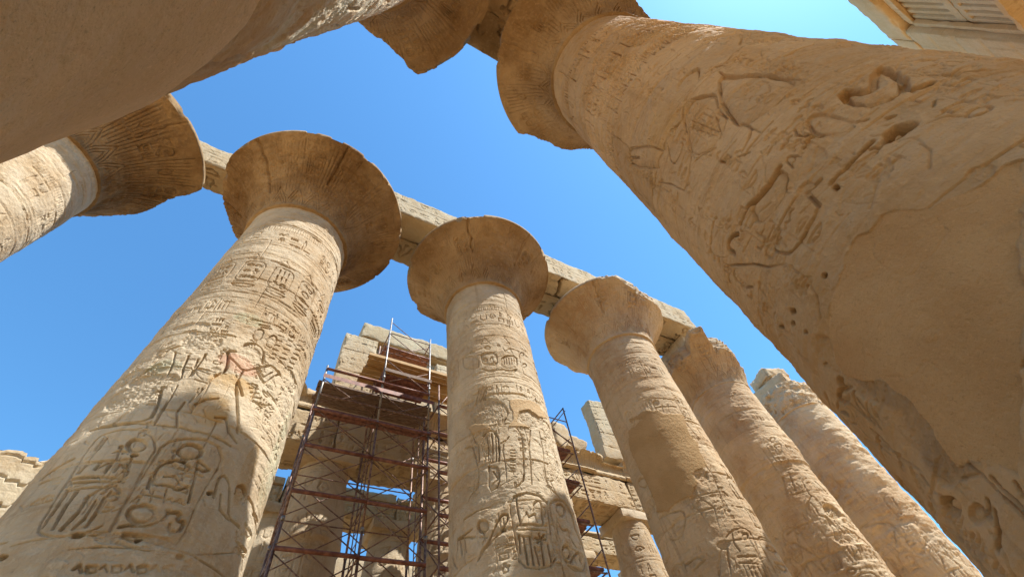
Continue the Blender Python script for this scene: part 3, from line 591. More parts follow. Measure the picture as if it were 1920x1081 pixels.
class Carve:
    def __init__(s, u0, u1, v0, v1, pix):
        s.u0, s.v0, s.pix = u0, v0, pix
        s.nu = int((u1-u0)/pix)+2; s.nv = int((v1-v0)/pix)+2
        s.H = np.zeros((s.nv, s.nu), np.float32)
    def stroke(s, pts, w, d):
        for p, q in zip(pts[:-1], pts[1:]): s.seg(p, q, w, d)
    def seg(s, p, q, w, d):
        n = max(1, int(math.hypot(q[0]-p[0], q[1]-p[1])/.16)); P = [(p[0]+(q[0]-p[0])*k/n, p[1]+(q[1]-p[1])*k/n) for k in range(n+1)]
        for a, b in zip(P[:-1], P[1:]):
            f = math.sin(7.3*a[0]+11.1*a[1])*math.sin(3.1*a[0]-5.7*a[1]+1); s.seg0([a, b], w*(1+.28*f), d*(1+.38*f))
    def seg0(s, pts, w, d):
        hw = max(w*.55, s.pix*.8); pad = hw*2
        for (x0, y0), (x1, y1) in zip(pts[:-1], pts[1:]):
            i0 = int((min(x0, x1)-pad-s.u0)/s.pix); i1 = int((max(x0, x1)+pad-s.u0)/s.pix)+2
            j0 = int((min(y0, y1)-pad-s.v0)/s.pix); j1 = int((max(y0, y1)+pad-s.v0)/s.pix)+2
            i0, j0 = max(i0, 0), max(j0, 0); i1, j1 = min(i1, s.nu), min(j1, s.nv)
            if i1 <= i0 or j1 <= j0: continue
            X = s.u0+np.arange(i0, i1)*s.pix; Y = (s.v0+np.arange(j0, j1)*s.pix)[:, None]
            dx, dy = x1-x0, y1-y0; l2 = dx*dx+dy*dy+1e-9
            t = np.clip(((X-x0)*dx+(Y-y0)*dy)/l2, 0, 1)
            q = ((X-x0-t*dx)**2+(Y-y0-t*dy)**2)/(hw*hw)
            h = -d*np.exp(-q*q*q)
            s.H[j0:j1, i0:i1] = np.minimum(s.H[j0:j1, i0:i1], h)
    def sink(s, pts, d, fall):
        x = np.array([p[0] for p in pts]); y = np.array([p[1] for p in pts])
        i0 = max(int((x.min()-s.u0)/s.pix), 0); i1 = min(int((x.max()-s.u0)/s.pix)+2, s.nu); j0 = max(int((y.min()-s.v0)/s.pix), 0); j1 = min(int((y.max()-s.v0)/s.pix)+2, s.nv)
        if i1-i0 < 2 or j1-j0 < 2: return
        X, Y = np.meshgrid(s.u0+np.arange(i0, i1)*s.pix, s.v0+np.arange(j0, j1)*s.pix)
        ins = np.zeros(X.shape, bool); D = np.full(X.shape, 9.0)
        for k in range(len(x)-1):
            xa, ya, xb, yb = x[k], y[k], x[k+1], y[k+1]
            ins ^= ((ya > Y) != (yb > Y)) & (X < (xb-xa)*(Y-ya)/(yb-ya+1e-9)+xa)
            dx, dy = xb-xa, yb-ya; t = np.clip(((X-xa)*dx+(Y-ya)*dy)/(dx*dx+dy*dy+1e-9), 0, 1)
            D = np.minimum(D, np.hypot(X-xa-t*dx, Y-ya-t*dy))
        s.H[j0:j1, i0:i1] = np.minimum(s.H[j0:j1, i0:i1], np.where(ins, -d*np.exp(-D/fall), 0))
    def glyph(s, g, u, v, w, h, sw, d):
        for pl in GLYPHS[g]: s.stroke([(u+x*w, v+y*h) for x, y in pl], sw, d)
    def sample(s, u, v):
        x = np.clip((u-s.u0)/s.pix, 0, s.nu-1.001); y = np.clip((v-s.v0)/s.pix, 0, s.nv-1.001)
        i = x.astype(int); j = y.astype(int); fx = x-i; fy = y-j; H = s.H
        return (H[j, i]*(1-fx)+H[j, i+1]*fx)*(1-fy)+(H[j+1, i]*(1-fx)+H[j+1, i+1]*fx)*fy
def figure(c, R, u, v, h, s, w, d):
    """a standing king or god in sunk outline, facing s"""
    def S(pts): c.stroke([(u+s*x*h, v+y*h) for x, y in pts], w, d)
    S([(-.10,.98),(-.07,.86),(.03,.84),(.06,.90),(.02,.97),(-.02,1.08),(-.08,1.10),(-.10,.98)])
    S([(-.07,.86),(-.16,.80),(-.12,.58),(-.09,.50)]); S([(.03,.84),(.12,.80),(.07,.62),(.06,.50)])
    S([(.12,.80),(.24,.70),(.38,.78)]); S([(.10,.72),(.22,.62),(.37,.72)]); S([(-.16,.80),(-.22,.62),(-.17,.46),(-.13,.48)])
    S([(-.09,.50),(-.16,.28),(.20,.26),(.06,.50),(-.09,.50)])
    S([(-.13,.28),(-.15,.02),(-.02,.02)]); S([(-.05,.28),(-.07,.05)]); S([(.06,.27),(.14,.02),(.28,.02)]); S([(.15,.26),(.22,.05)])
    if R.random() < .6: S([(.40,.02),(.40,.95)])
def text_row(c, R, u0, u1, v0, v1, cell, sw, d, skip, fill=.85, boxes=False):
    u = u0
    while u < u1:
        w = cell*R.uniform(.75, 1.25)
        if not skip(u+w/2, (v0+v1)/2) and R.random() < fill:
            h = v1-v0
            if R.random() < .4: c.glyph(R.randrange(16), u+w*.1, v0+h*.06, w*.8, h*.88, sw, d)
            else:
                c.glyph(R.randrange(16), u+w*.12, v0+h*.53, w*.76, h*.42, sw, d); c.glyph(R.randrange(16), u+w*.12, v0+h*.05, w*.76, h*.42, sw, d)
            if boxes: c.stroke([(u, v0), (u, v1)], sw*.7, d*.7)
        u += w
def cartouche(c, R, u, v, w, h, sw, d):
    k = min(w, h)*.35; pts = []
    for cx, cy, a0 in ((w-k, h-k, 0), (k, h-k, 90), (k, k, 180), (w-k, k, 270)):
        for a in range(0, 91, 30):
            t = math.radians(a0+a); pts.append((u+cx+k*math.cos(t), v+cy+k*math.sin(t)))
    pts.append(pts[0]); c.stroke(pts, sw*.8, d*.8)
    c.stroke([(u+w*.05, v-h*.04), (u+w*.95, v-h*.04)], sw*.8, d*.8)
    n = 3
    for r in range(n):
        y = v+h*(.08+r*.29)
        if R.random() < .5: c.glyph(R.choice([0, 3, 5, 6, 9, 15]), u+w*.18, y, w*.64, h*.25, sw, d)
        else:
            c.glyph(R.randrange(16), u+w*.14, y, w*.34, h*.25, sw, d); c.glyph(R.randrange(16), u+w*.52, y, w*.34, h*.25, sw, d)
def canonical(c, R, U, skip, fine=True, rough=1.0):
    """the stacked registers that cover every great column"""
    def line(z, w=.022, d=.016):
        pts = [(-U+k*.25, z+R.uniform(-.012, .012)) for k in range(int(2*U/.25)+2)]
        run = []
        for p in pts:
            if skip(*p) or R.random() < .06*rough:
                if len(run) > 1: c.stroke(run, w, d)
                run = []
            else: run.append(p)
        if len(run) > 1: c.stroke(run, w, d)
    for z in (15.12, 14.8, 14.48, 14.16, 13.86): line(z, .035, .022)
    u = -U
    while u < U:
        if not skip(u, 13.7): c.stroke([(u, 13.56), (u+.02, 13.8), (u+.09, 13.8), (u+.1, 13.56)], .02, .018)
        u += .15
    text_row(c, R, -U, U, 12.75, 13.48, .34, .028, .028, skip)
    for z in (13.52, 12.68, 12.56, 12.02, 11.98): line(z)
    u = -U+R.uniform(0, .3)
    while u < U:
        if not skip(u+.3, 11.8): c.stroke([(u, 11.66), (u+.16, 11.95), (u+.32, 11.66), (u, 11.66)], .025, .02)
        if not skip(u+.3, 11):
            cartouche(c, R, u, 10.55, .52, 1.0, .032, .032); c.glyph(6, u, 10.2, .55, .3, .03, .028)
        u += .74
    for z in (10.16, 10.05, 9.8): line(z)
    text_row(c, R, -U, U, 9.22, 9.72, .24, .024, .026, skip, boxes=True); line(9.17)
    u = -U+R.uniform(0, .8); s = 1
    while u < U:
        if not skip(u, 7.8): figure(c, R, u, 6.4, R.uniform(2.0, 2.3), s, .042, .042)
        if not skip(u+.8*s, 8.2): text_row(c, R, u+.35, u+1.0, 8.45, 9.05, .2, .024, .024, skip); 
        u += 1.25 if s > 0 else 1.0; s = -s
    for z in (6.27, 6.2): line(z)
    u = -U+R.uniform(0, .4)
    while u < U:
        if not skip(u+.4, 5.3): cartouche(c, R, u, 4.5, .82, 1.62, .05, .05)
        elif False: pass
        u += 1.12
    for z in (4.38, 4.27): line(z)
    text_row(c, R, -U, U, 3.6, 4.1, .3, .035, .035, skip, fill=.7)
    for z in (3.5, 3.42): line(z)
    u = -U
    while u < U:
        if not skip(u, 2): c.stroke([(u, -1), (u+.35, 1.2), (u+.5, 3.35), (u+.65, 1.2), (u+1.0, -1)], .04, .03)
        u += 1.05
def joints(c, R, U, zs, w=.03, d=.052):
    for z in zs:
        pts = [(-U+k*.2, z+R.uniform(-.01, .01)) for k in range(int(2*U/.2)+2)]
        run = []
        for p in pts:
            if R.random() < .18:
                if len(run) > 1: c.stroke(run, R.uniform(.6, 1.3)*w, R.uniform(.4, 1.2)*d)
                run = []
            else: run.append(p)
        if len(run) > 1: c.stroke(run, w, d)

UR = 1.65
def great_column(cx, cy, rt, rb, Rc, zr, label, seed, dense=.42, zlow=3.0, carve=(), plaster=(), skip=None, chips=(), rough=(), paints=(), wear=.35, halfarc=100,
                 pix=.009, capital=True, capmat=None, cracks=(), poff=.022, stub=False, plaster_below=None, steps=(), jag=.06, erode=(), canon=True, zneck=15.4, nocarve_below=None, lim=(), mat=None, cs=1.6, cwid=.82, clutter=(), relief=1.3, ck=1.25, flake=.08):
    R = random.Random(seed)
    ac = math.atan2(-cy, -cx); dh = math.hypot(cx, cy)
    root = thing('papyrus_column', label, 'column', (cx, cy, -1.65), 'great papyrus columns of the nave')
    # ---- raster of the carving: u = arc length from the side that faces the nave's middle, v = height
    U = math.radians(halfarc+12)*UR
    c = Carve(-U, U, -1.2, zneck+.3, pix)
    sk = (lambda u, z: False) if skip is None else (lambda u, z: any(a <= math.degrees(u/UR) <= b and z0 <= z <= z1 for a, b, z0, z1 in skip))
    if canon: canonical(c, R, U, sk); c.H *= ck
    seams = []; chipl = []; zs = []; z = -.6+R.uniform(0, .4)
    while z < zneck-.4: zs.append(z); z += R.uniform(.95, 1.2)
    joints(c, R, U, zs)
    for a, b in zip(zs[:-1], zs[1:]):
        seams.append(R.uniform(-U*.8, U*.8))
        c.stroke([(seams[-1], a), (seams[-1]+R.uniform(-.02, .02), (a+b)/2), (seams[-1]+R.uniform(-.02, .02), b)], .022, .03)
        for k in range(2):                                          # bruised corners along the joints
            chipl.append((R.uniform(-U, U), b+R.uniform(-.05, .05), R.uniform(.06, .22), R.uniform(.03, .1), R.uniform(.02, .05)))
    def rel(az): return (az-math.degrees(ac)+180) % 360-180
    for w, d, q in carve:
        pts = [(math.radians(rel(q[i]))*UR, q[i+1]) for i in range(0, len(q), 2)]
        if max(p[0] for p in pts)-min(p[0] for p in pts) > 3.2: continue
        cl = math.hypot(pts[0][0]-pts[-1][0], pts[0][1]-pts[-1][1]) < .06 and len(pts) > 5
        if len(pts) > 4 and len(pts) < 14:
            sp = [pts[0]]
            for p_, q_ in zip(pts[:-1], pts[1:]): sp += [(p_[0]*.78+q_[0]*.22, p_[1]*.78+q_[1]*.22), (p_[0]*.22+q_[0]*.78, p_[1]*.22+q_[1]*.78)]
            pts = sp[(1 if cl else 0):]+([sp[1]] if cl else [pts[-1]])
        c.stroke(pts, w*cwid, d*cs)
        if math.hypot(pts[0][0]-pts[-1][0], pts[0][1]-pts[-1][1]) < .06 and len(pts) > 5: c.sink(pts, d*cs*.75, .06)
    for a0, a1, z0, z1, nrun, sz in clutter:                        # small columns of signs and chisel marks
        for k in range(nrun):
            u = math.radians(rel(R.uniform(a0, a1)))*UR; z = R.uniform(z0+.3, z1); g = sz*R.uniform(.75, 1.2)
            for q in range(R.randint(3, 7)):
                if z-g < z0: break
                c.glyph(R.randrange(16), u, z-g, g*1.1, g*.85, sz*.14, sz*.16); z -= g*1.08
            if R.random() < .5: c.stroke([(u-g*.15, z), (u-g*.15, z+g*4)], sz*.09, sz*.07)
        for k in range(nrun*7):
            u = math.radians(rel(R.uniform(a0, a1)))*UR; z = R.uniform(z0, z1); a = R.uniform(0, 6.3); l = R.uniform(.05, .35)
            c.stroke([(u, z), (u+l*.5*math.cos(a), z+l*.5*math.sin(a)), (u+l*math.cos(a+R.uniform(-.5, .5)), z+l*math.sin(a))], R.uniform(.012, .022), R.uniform(.008, .022))
    # ---- grid
    du = max(dense*(dh-1.2)/455, .007)/Q
    na = int(2*math.radians(halfarc)*UR/du)
    th = np.concatenate([np.linspace(-halfarc, halfarc, na), np.linspace(halfarc, 360-halfarc, 26)[1:-1]])
    th = np.radians(th)
    zz = [-1.65, -1.0, -.5]
    z = -.2
    while z < zlow: zz.append(z); z += .12
    while z < zneck+.02:
        zz.append(z); z += max(dense*((dh-1.4)**2+z*z)/(dh-1.2)/455, .008)/Q
    zz.append(zneck+.02); zz = np.array(zz)
    T, Z = np.meshgrid(th, zz); T = T.ravel(); Z = Z.ravel()
    r = rb+(rt-rb)*np.clip(Z/14, -.5, 1.1); r = r-.16*sstep(Z, .4, -1.6)
    az = T+ac
    P = np.stack([np.cos(az)*UR+seed, np.sin(az)*UR, Z], 1)
    Ts = (T+math.pi) % (2*math.pi)-math.pi
    u = Ts*UR
    wob = fbm(P*1.3, seed, 3)-.5
    wob = wob+.55*fbm(u[:, None]*0, 0, 1) if False else wob
    pl = np.zeros(len(T), np.float32)
    nz = fbm(P*2.1, seed+5, 3)
    if plaster_below is not None:
        pl = np.maximum(pl, sstep(plaster_below+(nz-.5)*.35-Z, -.012, .012))
    for poly in plaster:
        pu = np.array([math.radians(rel(a))*UR for a in poly[0::2]]); pv = np.array(poly[1::2])
        jx = (fbm(P*5, seed+9, 3)-.5)*.12
        x = u+jx; y = Z+jx[::-1]*0+(fbm(P*5+40, seed+9, 3)-.5)*.10
        ins = np.zeros(len(x), bool); j = len(pu)-1
        for i in range(len(pu)):
            cnd = ((pv[i] > y) != (pv[j] > y)) & (x < (pu[j]-pu[i])*(y-pv[i])/(pv[j]-pv[i]+1e-9)+pu[i]); ins ^= cnd; j = i
        pl = np.maximum(pl, ins.astype(np.float32))
    wr = sstep(fbm(P*.8, seed+21, 4), .60-.22*wear, .80-.22*wear)
    pat = np.zeros(len(T), np.float32); pamp = np.zeros(len(T), np.float32)
    for a, z0, ra, rz, amp in rough:
        q = ((u-math.radians(rel(a))*UR)/ra)**2+((Z-z0)/rz)**2
        m = sstep(1.25-q+(nz-.5)*1.1, 0, .35); pat = np.maximum(pat, m); pamp = np.maximum(pamp, m*amp)
    for cu, cz, ra, rz, amp in chipl:
        k = np.where((np.abs(u-cu) < ra*1.5) & (np.abs(Z-cz) < rz*1.5))[0]
        if len(k):
            q = ((u[k]-cu)/ra)**2+((Z[k]-cz)/rz)**2; m = sstep(1.15-q+(nz[k]-.5)*1.6, 0, .4)
            pat[k] = np.maximum(pat[k], m*.9); pamp[k] = np.maximum(pamp[k], m*amp)
    di = np.clip(np.searchsorted(zs, Z)-1, 0, len(zs)-2); half = (u > np.array(seams)[np.clip(di, 0, len(seams)-1)]).astype(int)
    tv = np.array([[R.uniform(-1, 1), R.uniform(-1, 1)] for _ in zs]); tone = tv[di, half]*.085*(1-pl); offs = tv[di, half]*.007
    fn = fbm(P*np.array([1.5, 1.5, 2.3]), seed+71, 5)*9; ff = fn-np.floor(fn)
    flk = (np.floor(fn)+sstep(ff, .0, .10)-4.5)/9*flake*(.25+.75*sstep(fbm(P*.6, seed+72, 3), .42, .6))
    h = c.sample(u, Z)*(1-.8*wr)
    n_hi = fbm(P*9, seed+3, 4)-.5; n_md = fbm(P*3.4, seed+4, 3)-.5
    rg = fbm(P*np.array([14, 14, 17]), seed+8, 3)-.5
    lay = fbm(P*np.array([.7, .7, 9]), seed+31, 3)-.5              # bedding of the sandstone
    d = h*(1-pat) + offs + flk + wob*.035 + relief*(n_hi*.014 + n_md*.016 + lay*.018) - wr*(.014+.03*np.abs(rg)) - pamp*(.5+1.6*np.abs(rg))
    dpl = wob*.012 + poff + (fbm(P*1.9, seed+6, 2)-.5)*.02 + (fbm(P*np.array([7, 7, 11]), seed+7, 3)-.5)*.010 - .005*sstep(np.abs(fbm(P*1.4+9, seed+61, 4)-.5), .012, .0)*sstep(fbm(P*.8, seed+62, 2), .5, .6)
    d = d*(1-pl)+dpl*pl
    for z0, dd in steps: d = d+dd*sstep(Z, z0-.02, z0+.02)
    for z0, dep, n0 in erode:                                       # ragged band of missing stone
        d = d-dep*sstep(fbm(P*np.array([1.6, 1.6, 2.4]), seed+n0, 4), .5, .66)*sstep(np.abs(Z-z0), 1.3, .9)
    r = r+d
    V = np.stack([cx+r*np.cos(az), cy+r*np.sin(az), Z], 1)
    paint = np.zeros((len(T), 4), np.float32)
    for a, z0, ra, rz, col, al in paints:
        q = ((u-math.radians(rel(a))*UR)/ra)**2+((Z-z0)/rz)**2
        m = al*sstep(1.2-q+(nz-.5)*1.6, 0, .5); k = m > paint[:, 3]
        paint[k, :3] = col; paint[k, 3] = m[k]
    pmask = paint[:, 3]*(1-pl)
    mk('shaft', V, grid_faces(len(zz), len(th), True), mat or STONE, root, True, {'plaster': pl, 'paint': paint, 'paint_mask': pmask, 'tone': tone})
    # ---- base drum
    a = np.linspace(0, 2*math.pi, 48, endpoint=False)
    prof = [(0, -1.05), (rb+.55, -1.05), (rb+.75, -1.12), (rb+.78, -1.65)]
    V = np.concatenate([np.stack([cx+rr*np.cos(a), cy+rr*np.sin(a), np.full(48, zz_)], 1) for rr, zz_ in prof])
    mk('base', V, grid_faces(4, 48, True), STONE, root, False)
    # ---- bell capital
    if capital:
        nA = int(900*Q*max(.5, min(1, 11/dh))); nS = int(170*Q*max(.6, min(1, 14/dh)))
        A = np.linspace(0, 2*math.pi, nA, endpoint=False)
        t = np.linspace(0, 1, nS)**1.0
        zb = zneck-.02; ze = zr-.20; rn = rt*1.0+.035
        rad = rn+(Rc-rn)*(.30*t+.70*t**2.6); rad = rad+.05*np.exp(-(t/.06)**2)
        zc = zb+(ze-zb)*t
        # rim and top
        rad = np.concatenate([[rt-.05], rad, [Rc+.0, Rc-.03, Rc*.75, .5]]); zc = np.concatenate([[zb-.02], zc, [zr-.02, zr, zr+.01, zr+.01]])
        tt = np.concatenate([[0], t, [1, 1, 1, 1]])
        AA, RR = np.meshgrid(A, rad); _, ZZ = np.meshgrid(A, zc); _, TT = np.meshgrid(A, tt)
        AA = AA.ravel(); RR = RR.ravel(); ZZ = ZZ.ravel(); TT = TT.ravel(); S = RR.copy()
        CP = np.stack([np.cos(AA)*RR+seed*3, np.sin(AA)*RR, ZZ], 1)
        adeg = np.degrees(AA)
        if lim:
            tb = sorted((a_ % 360, r_) for a_, r_ in lim); xa = np.array([tb[-1][0]-360]+[t_[0] for t_ in tb]+[tb[0][0]+360]); ya = np.array([tb[-1][1]]+[t_[1] for t_ in tb]+[tb[0][1]])
            base_lim = np.interp(adeg % 360, xa, ya)
        else: base_lim = np.full(len(AA), Rc+.02)
        edge = base_lim < Rc-.12
        lim_ = base_lim - .10*sstep(fbm(np.stack([np.cos(AA)*6+seed, np.sin(AA)*6, ZZ*3], 1), seed+15, 4), .60, .68) - (jag+.10*edge)*np.abs(fbm(np.stack([np.cos(AA)*4+seed, np.sin(AA)*4, ZZ*1.2], 1), seed+2, 4)-.46)*2
        for a0, hw, dep in chips:
            q = (adeg-a0+180) % 360-180
            e = (fbm(np.stack([np.cos(AA)*9+seed, np.sin(AA)*9, ZZ*3], 1), seed+12, 3)-.5)
            lim_ = lim_-dep*sstep(hw-np.abs(q)+e*hw*.5, 0, hw*.45)*(1+.5*e)
        # carving: sepals at the foot, stems and a ring of cartouches above
        cc = Carve(-.2, 2*math.pi*2+.4, -.1, 1.1, .008) 
        nsep = 20
        for k in range(nsep+1):
            u0 = 2*math.pi*2*k/nsep; w = 2*math.pi*2/nsep
            for f in (1, .72, .45):
                cc.stroke([(u0-w*.5*f, .03), (u0-w*.42*f, .12*f+.05), (u0, .34*f+.06), (u0+w*.42*f, .12*f+.05), (u0+w*.5*f, .03)], .02, .016)
            cc.stroke([(u0, .36), (u0, .95)], .02, .014)
            for j in range(1, 6): cc.stroke([(u0+w*j/6, .30+.05*(j % 2)), (u0+w*j/6, .56)], .016, .012)
            if k % 2 == 0:
                cartouche(cc, R, u0+w*.18, .58, w*.32, .26, .018, .018); cartouche(cc, R, u0+w*.55, .58, w*.3, .26, .018, .018)
            else:
                for j in range(1, 8): cc.stroke([(u0+w*j/8, .60), (u0+w*j/8+.02, .92)], .016, .012)
                cc.stroke([(u0+w*(.5+.12*math.cos(x*.6)), .74+.06*math.sin(x*.6)) for x in range(12)], .02, .016)
        ch = cc.sample(AA*2, TT)
        cw = sstep(fbm(CP*.9, seed+41, 4), .42, .62)
        body = (TT > 0) & (TT < 1)
        dd = np.where(body, ch*(1-.6*cw)*3.0-cw*.05*np.abs(fbm(CP*7, seed+44, 3)-.5)*2+(fbm(CP*1.4, seed+42, 3)-.5)*.09+(fbm(CP*5, seed+43, 4)-.5)*.06, 0)
        # block joints of the capital
        for k in range(4+len(cracks)):
            a0 = R.uniform(0, 360) if k < 4 else cracks[k-4]; q = (adeg-a0+180) % 360-180; q = q*RR/57.3+(fbm(CP*2.2, seed+60+k, 3)-.5)*.25
            dd = dd-np.where(body, (.05 if k < 4 else .11)*np.exp(-(q/(.03 if k < 4 else .045))**2)*(TT > R.uniform(.3, .6)), 0)
        RR = np.minimum(RR+dd*.75, lim_+np.where(body, dd*.4+(fbm(CP*np.array([1.6, 1.6, 2.2]), seed+50, 4)-.5)*.30*np.clip((S-lim_)*3, 0, 1), 0)); ZZ = ZZ-np.where(body, dd*.55, 0)
        V = np.stack([cx+RR*np.cos(AA), cy+RR*np.sin(AA), ZZ], 1)
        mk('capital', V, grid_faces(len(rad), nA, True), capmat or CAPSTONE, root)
    return root

# ---------------------------------------------------------------- blocks
def block(name, x0, x1, y0, y1, z0, z1, mat=None, parent=None, res=.12, amp=.03, chip=.12, seed=0, faces=None, rot=0.0, tilt=0.0, label=None, cat=None, group=None, top=None):
    """a weathered block of stone; faces = {'y0': f(u, v) -> depth} carves the face that looks towards -y, and so on"""
    lo = np.array([x0, y0, z0], float); hi = np.array([x1, y1, z1], float); Vs = []; Fs = []; off = 0
    for ax in range(3):
        a, b = [(1, 2), (0, 2), (0, 1)][ax]
        for side in (0, 1):
            key = 'xyz'[ax]+str(side); fn = (faces or {}).get(key); rs = res if fn is None else fn[1]
            na = max(2, int((hi[a]-lo[a])/rs)+2); nb = max(2, int((hi[b]-lo[b])/rs)+2)
            A, B = np.meshgrid(np.linspace(lo[a], hi[a], na), np.linspace(lo[b], hi[b], nb)); A = A.ravel(); B = B.ravel()
            P = np.zeros((len(A), 3)); P[:, a] = A; P[:, b] = B; P[:, ax] = hi[ax] if side else lo[ax]
            dn = np.zeros(len(A))
            if fn is not None:
                e = np.minimum(np.minimum(A-lo[a], hi[a]-A), np.minimum(B-lo[b], hi[b]-B))
                dn = fn[0](A, B)*sstep(e, .0, .06)
            sgn = np.where(P-lo < hi-P, -1.0, 1.0); dist = np.minimum(P-lo, hi-P)
            w = np.exp(-dist/.09); ws = np.sort(w, 1)
            cn = np.clip(fbm(P*1.7, seed+1, 4)-.44, 0, 1)*2.2
            cn = cn+.10+.5*np.clip(fbm(P*5, seed+2, 3)-.45, 0, 1)
            D = -sgn*w*(chip*cn*ws[:, 1])[:, None]
            n3 = np.stack([fbm(P*1.2, seed+3, 3), fbm(P*1.2+50, seed+3, 3), fbm(P*1.2+90, seed+3, 3)], 1)-.5
            n4 = np.stack([fbm(P*6, seed+4, 3), fbm(P*6+50, seed+4, 3), fbm(P*6+90, seed+4, 3)], 1)-.5
            P2 = P+D+n3*amp*2+n4*amp*.9
            P2[:, ax] += (1 if side else -1)*dn
            if top is not None:
                P2[:, 2] -= np.clip((P[:, 2]-z0)/(z1-z0), 0, 1)*top(P[:, 0], P[:, 1])
            f = grid_faces(nb, na, False, off)
            if (side == 1) == (ax == 1): f = f[:, ::-1]
            Vs.append(P2); Fs.append(f); off += len(P2)
    V = np.concatenate(Vs); F = np.concatenate(Fs)
    ctr = (lo+hi)/2
    if rot or tilt:
        M = np.array(Matrix.Rotation(rot, 3, 'Z') @ Matrix.Rotation(tilt, 3, 'Y')); V = (V-ctr)@M.T+ctr
    base = (float(ctr[0]), float(ctr[1]), float(z0))
    o = mk(name, V, F, mat or BLOCK, parent, True, None, base if parent is None else None)
    if label: tag(o, label, cat, group)
    return o
def course_joints(course=1.0, length=2.2, seed=0, w=.025, d=.045, z0=0.0):
    R = random.Random(seed); offs = [R.uniform(0, length) for _ in range(60)]; jit = [R.uniform(-.12, .12) for _ in range(60)]
    def f(u, v):
        k = np.clip(np.floor((v-z0)/course).astype(int), -20, 38)+20
        vb = (v-z0)/course; dv = np.abs(vb-np.round(vb))*course
        o = np.array(offs)[k]; ub = (u+o)/length; du_ = np.abs(ub-np.round(ub))*length
        wob = (fbm(np.stack([u*2, v*2, u*0], 1), seed, 3)-.5)*.03
        h = -d*np.exp(-((dv+wob)/w)**2)-d*.8*np.exp(-((du_+wob)/w)**2)
        return h+np.array(jit)[k]*.08
    return f
def text_face(u0, u1, v0, v1, seed, cell=.45, rows=1, sw=.035, d=.03, vertical=False, extra=None, pix=.015, lines=True):
    R = random.Random(seed); c = Carve(u0, u1, v0, v1, pix); rh = (v1-v0)/rows
    for r in range(rows):
        a, b = v0+r*rh+rh*.1, v0+(r+1)*rh-rh*.1
        text_row(c, R, u0+.05, u1-.05, a, b, cell, sw, d, lambda u, v: False)
        if lines:
            c.stroke([(u0, v0+r*rh+.03), (u1, v0+r*rh+.03)], sw*.8, d*.7); c.stroke([(u0, v0+(r+1)*rh-.03), (u1, v0+(r+1)*rh-.03)], sw*.8, d*.7)
    if extra: extra(c, R)
    def f(u, v):
        wr = sstep(fbm(np.stack([u*1.1, v*1.1, u*0+seed], 1), seed, 3), .5, .68)
        return c.sample(u, v)*(1-.8*wr)
    return f
def add(*fs): return lambda u, v: sum(f(u, v) for f in fs)

# ---------------------------------------------------------------- ground
n = 60
gx, gy = np.meshgrid(np.linspace(-400, 400, n), np.linspace(-400, 400, n))
gz = -1.65-.0*gx
mk('ground', np.stack([gx.ravel(), gy.ravel(), gz.ravel()], 1), grid_faces(n, n), SAND)['kind'] = 'structure'

# ---------------------------------------------------------------- the great columns
COLS = dict(F=(-8.968, 9.929, 1.592, 1.689, 3.636, 17.963), A=(-1.405, 9.625, 1.65, 1.849, 3.516, 18.0), B=(6.126, 9.652, 1.55, 1.642, 3.289, 18.148),
            C=(13.467, 9.612, 1.623, 1.646, 3.231, 18.074), D=(20.659, 10.094, 1.563, 1.641, 3.463, 18.0), E=(28.117, 10.017, 1.675, 1.621, 3.463, 18.0),
            R=(5.711, -.296, 1.781, 1.906, 3.37, 17.737), L=(-2.099, -.145, 1.612, 1.592, 3.739, 17.934))
def pol(n): return [p for c, p in PLASTER if c == n]
def relbox(n, a0, a1, z0, z1):
    ac = math.degrees(math.atan2(-COLS[n][1], -COLS[n][0])); return ((a0-ac+180) % 360-180, (a1-ac+180) % 360-180, z0, z1)
OCH = (.50, .29, .09); PINK = (.52, .27, .17); GREEN = (.40, .42, .27); DARK = (.24, .155, .085)
great_column(*COLS['F'], 'great column at the far left edge, its shaft half hidden behind the smooth near pillar', 11, dense=.6, zlow=9.5, wear=.0, lim=((1,3.65),(14,2.95),(50,2.35),(67,2.3),(100,2.5),(130,3.4),(200,3.66),(300,3.66)), canon=True)
great_column(*COLS['A'], 'great carved column with round shadow and figures of two kings above large cartouches', 23, cracks=(-136.9, -83.9, 172), dense=.42, zlow=3.0, carve=CARVE['A'], wear=.0, cwid=.78, clutter=((-150, -15, 6.3, 9.1, 20, .17), (-150, -20, 4.3, 6.2, 10, .22)),
             skip=[relbox('A', -158, -6, 3.2, 9.15)], lim=((-155,3.55),(-174,3.32),(180,3.22),(172,3.16),(165,3.04),(151,2.93),(142,2.82),(120,2.95),(100,3.54),(16,3.54),(-90,3.54)),
             rough=((-107.3, 8.1, .35, .25, .05), (-75.5, 8.05, .22, .22, .03), (-37.4, 8.2, .3, .25, .05), (-119, 6.98, .42, .16, .06), (-126, 6.6, .35, .3, .05), (-121, 8.65, .35, .1, .03), (-33, 7.6, .25, .5, .035)),
             paints=((-80, 6.5, .3, .42, OCH, .75), (-77, 7.15, .4, .22, OCH, .6), (-80, 7.68, .38, .25, PINK, .7), (-87, 9.1, .3, .2, GREEN, .55), (-45, 5.6, .14, .6, OCH, .5), (-118, 7.3, .3, .25, GREEN, .4), (-20, 6.5, .3, 1.2, GREEN, .4)))
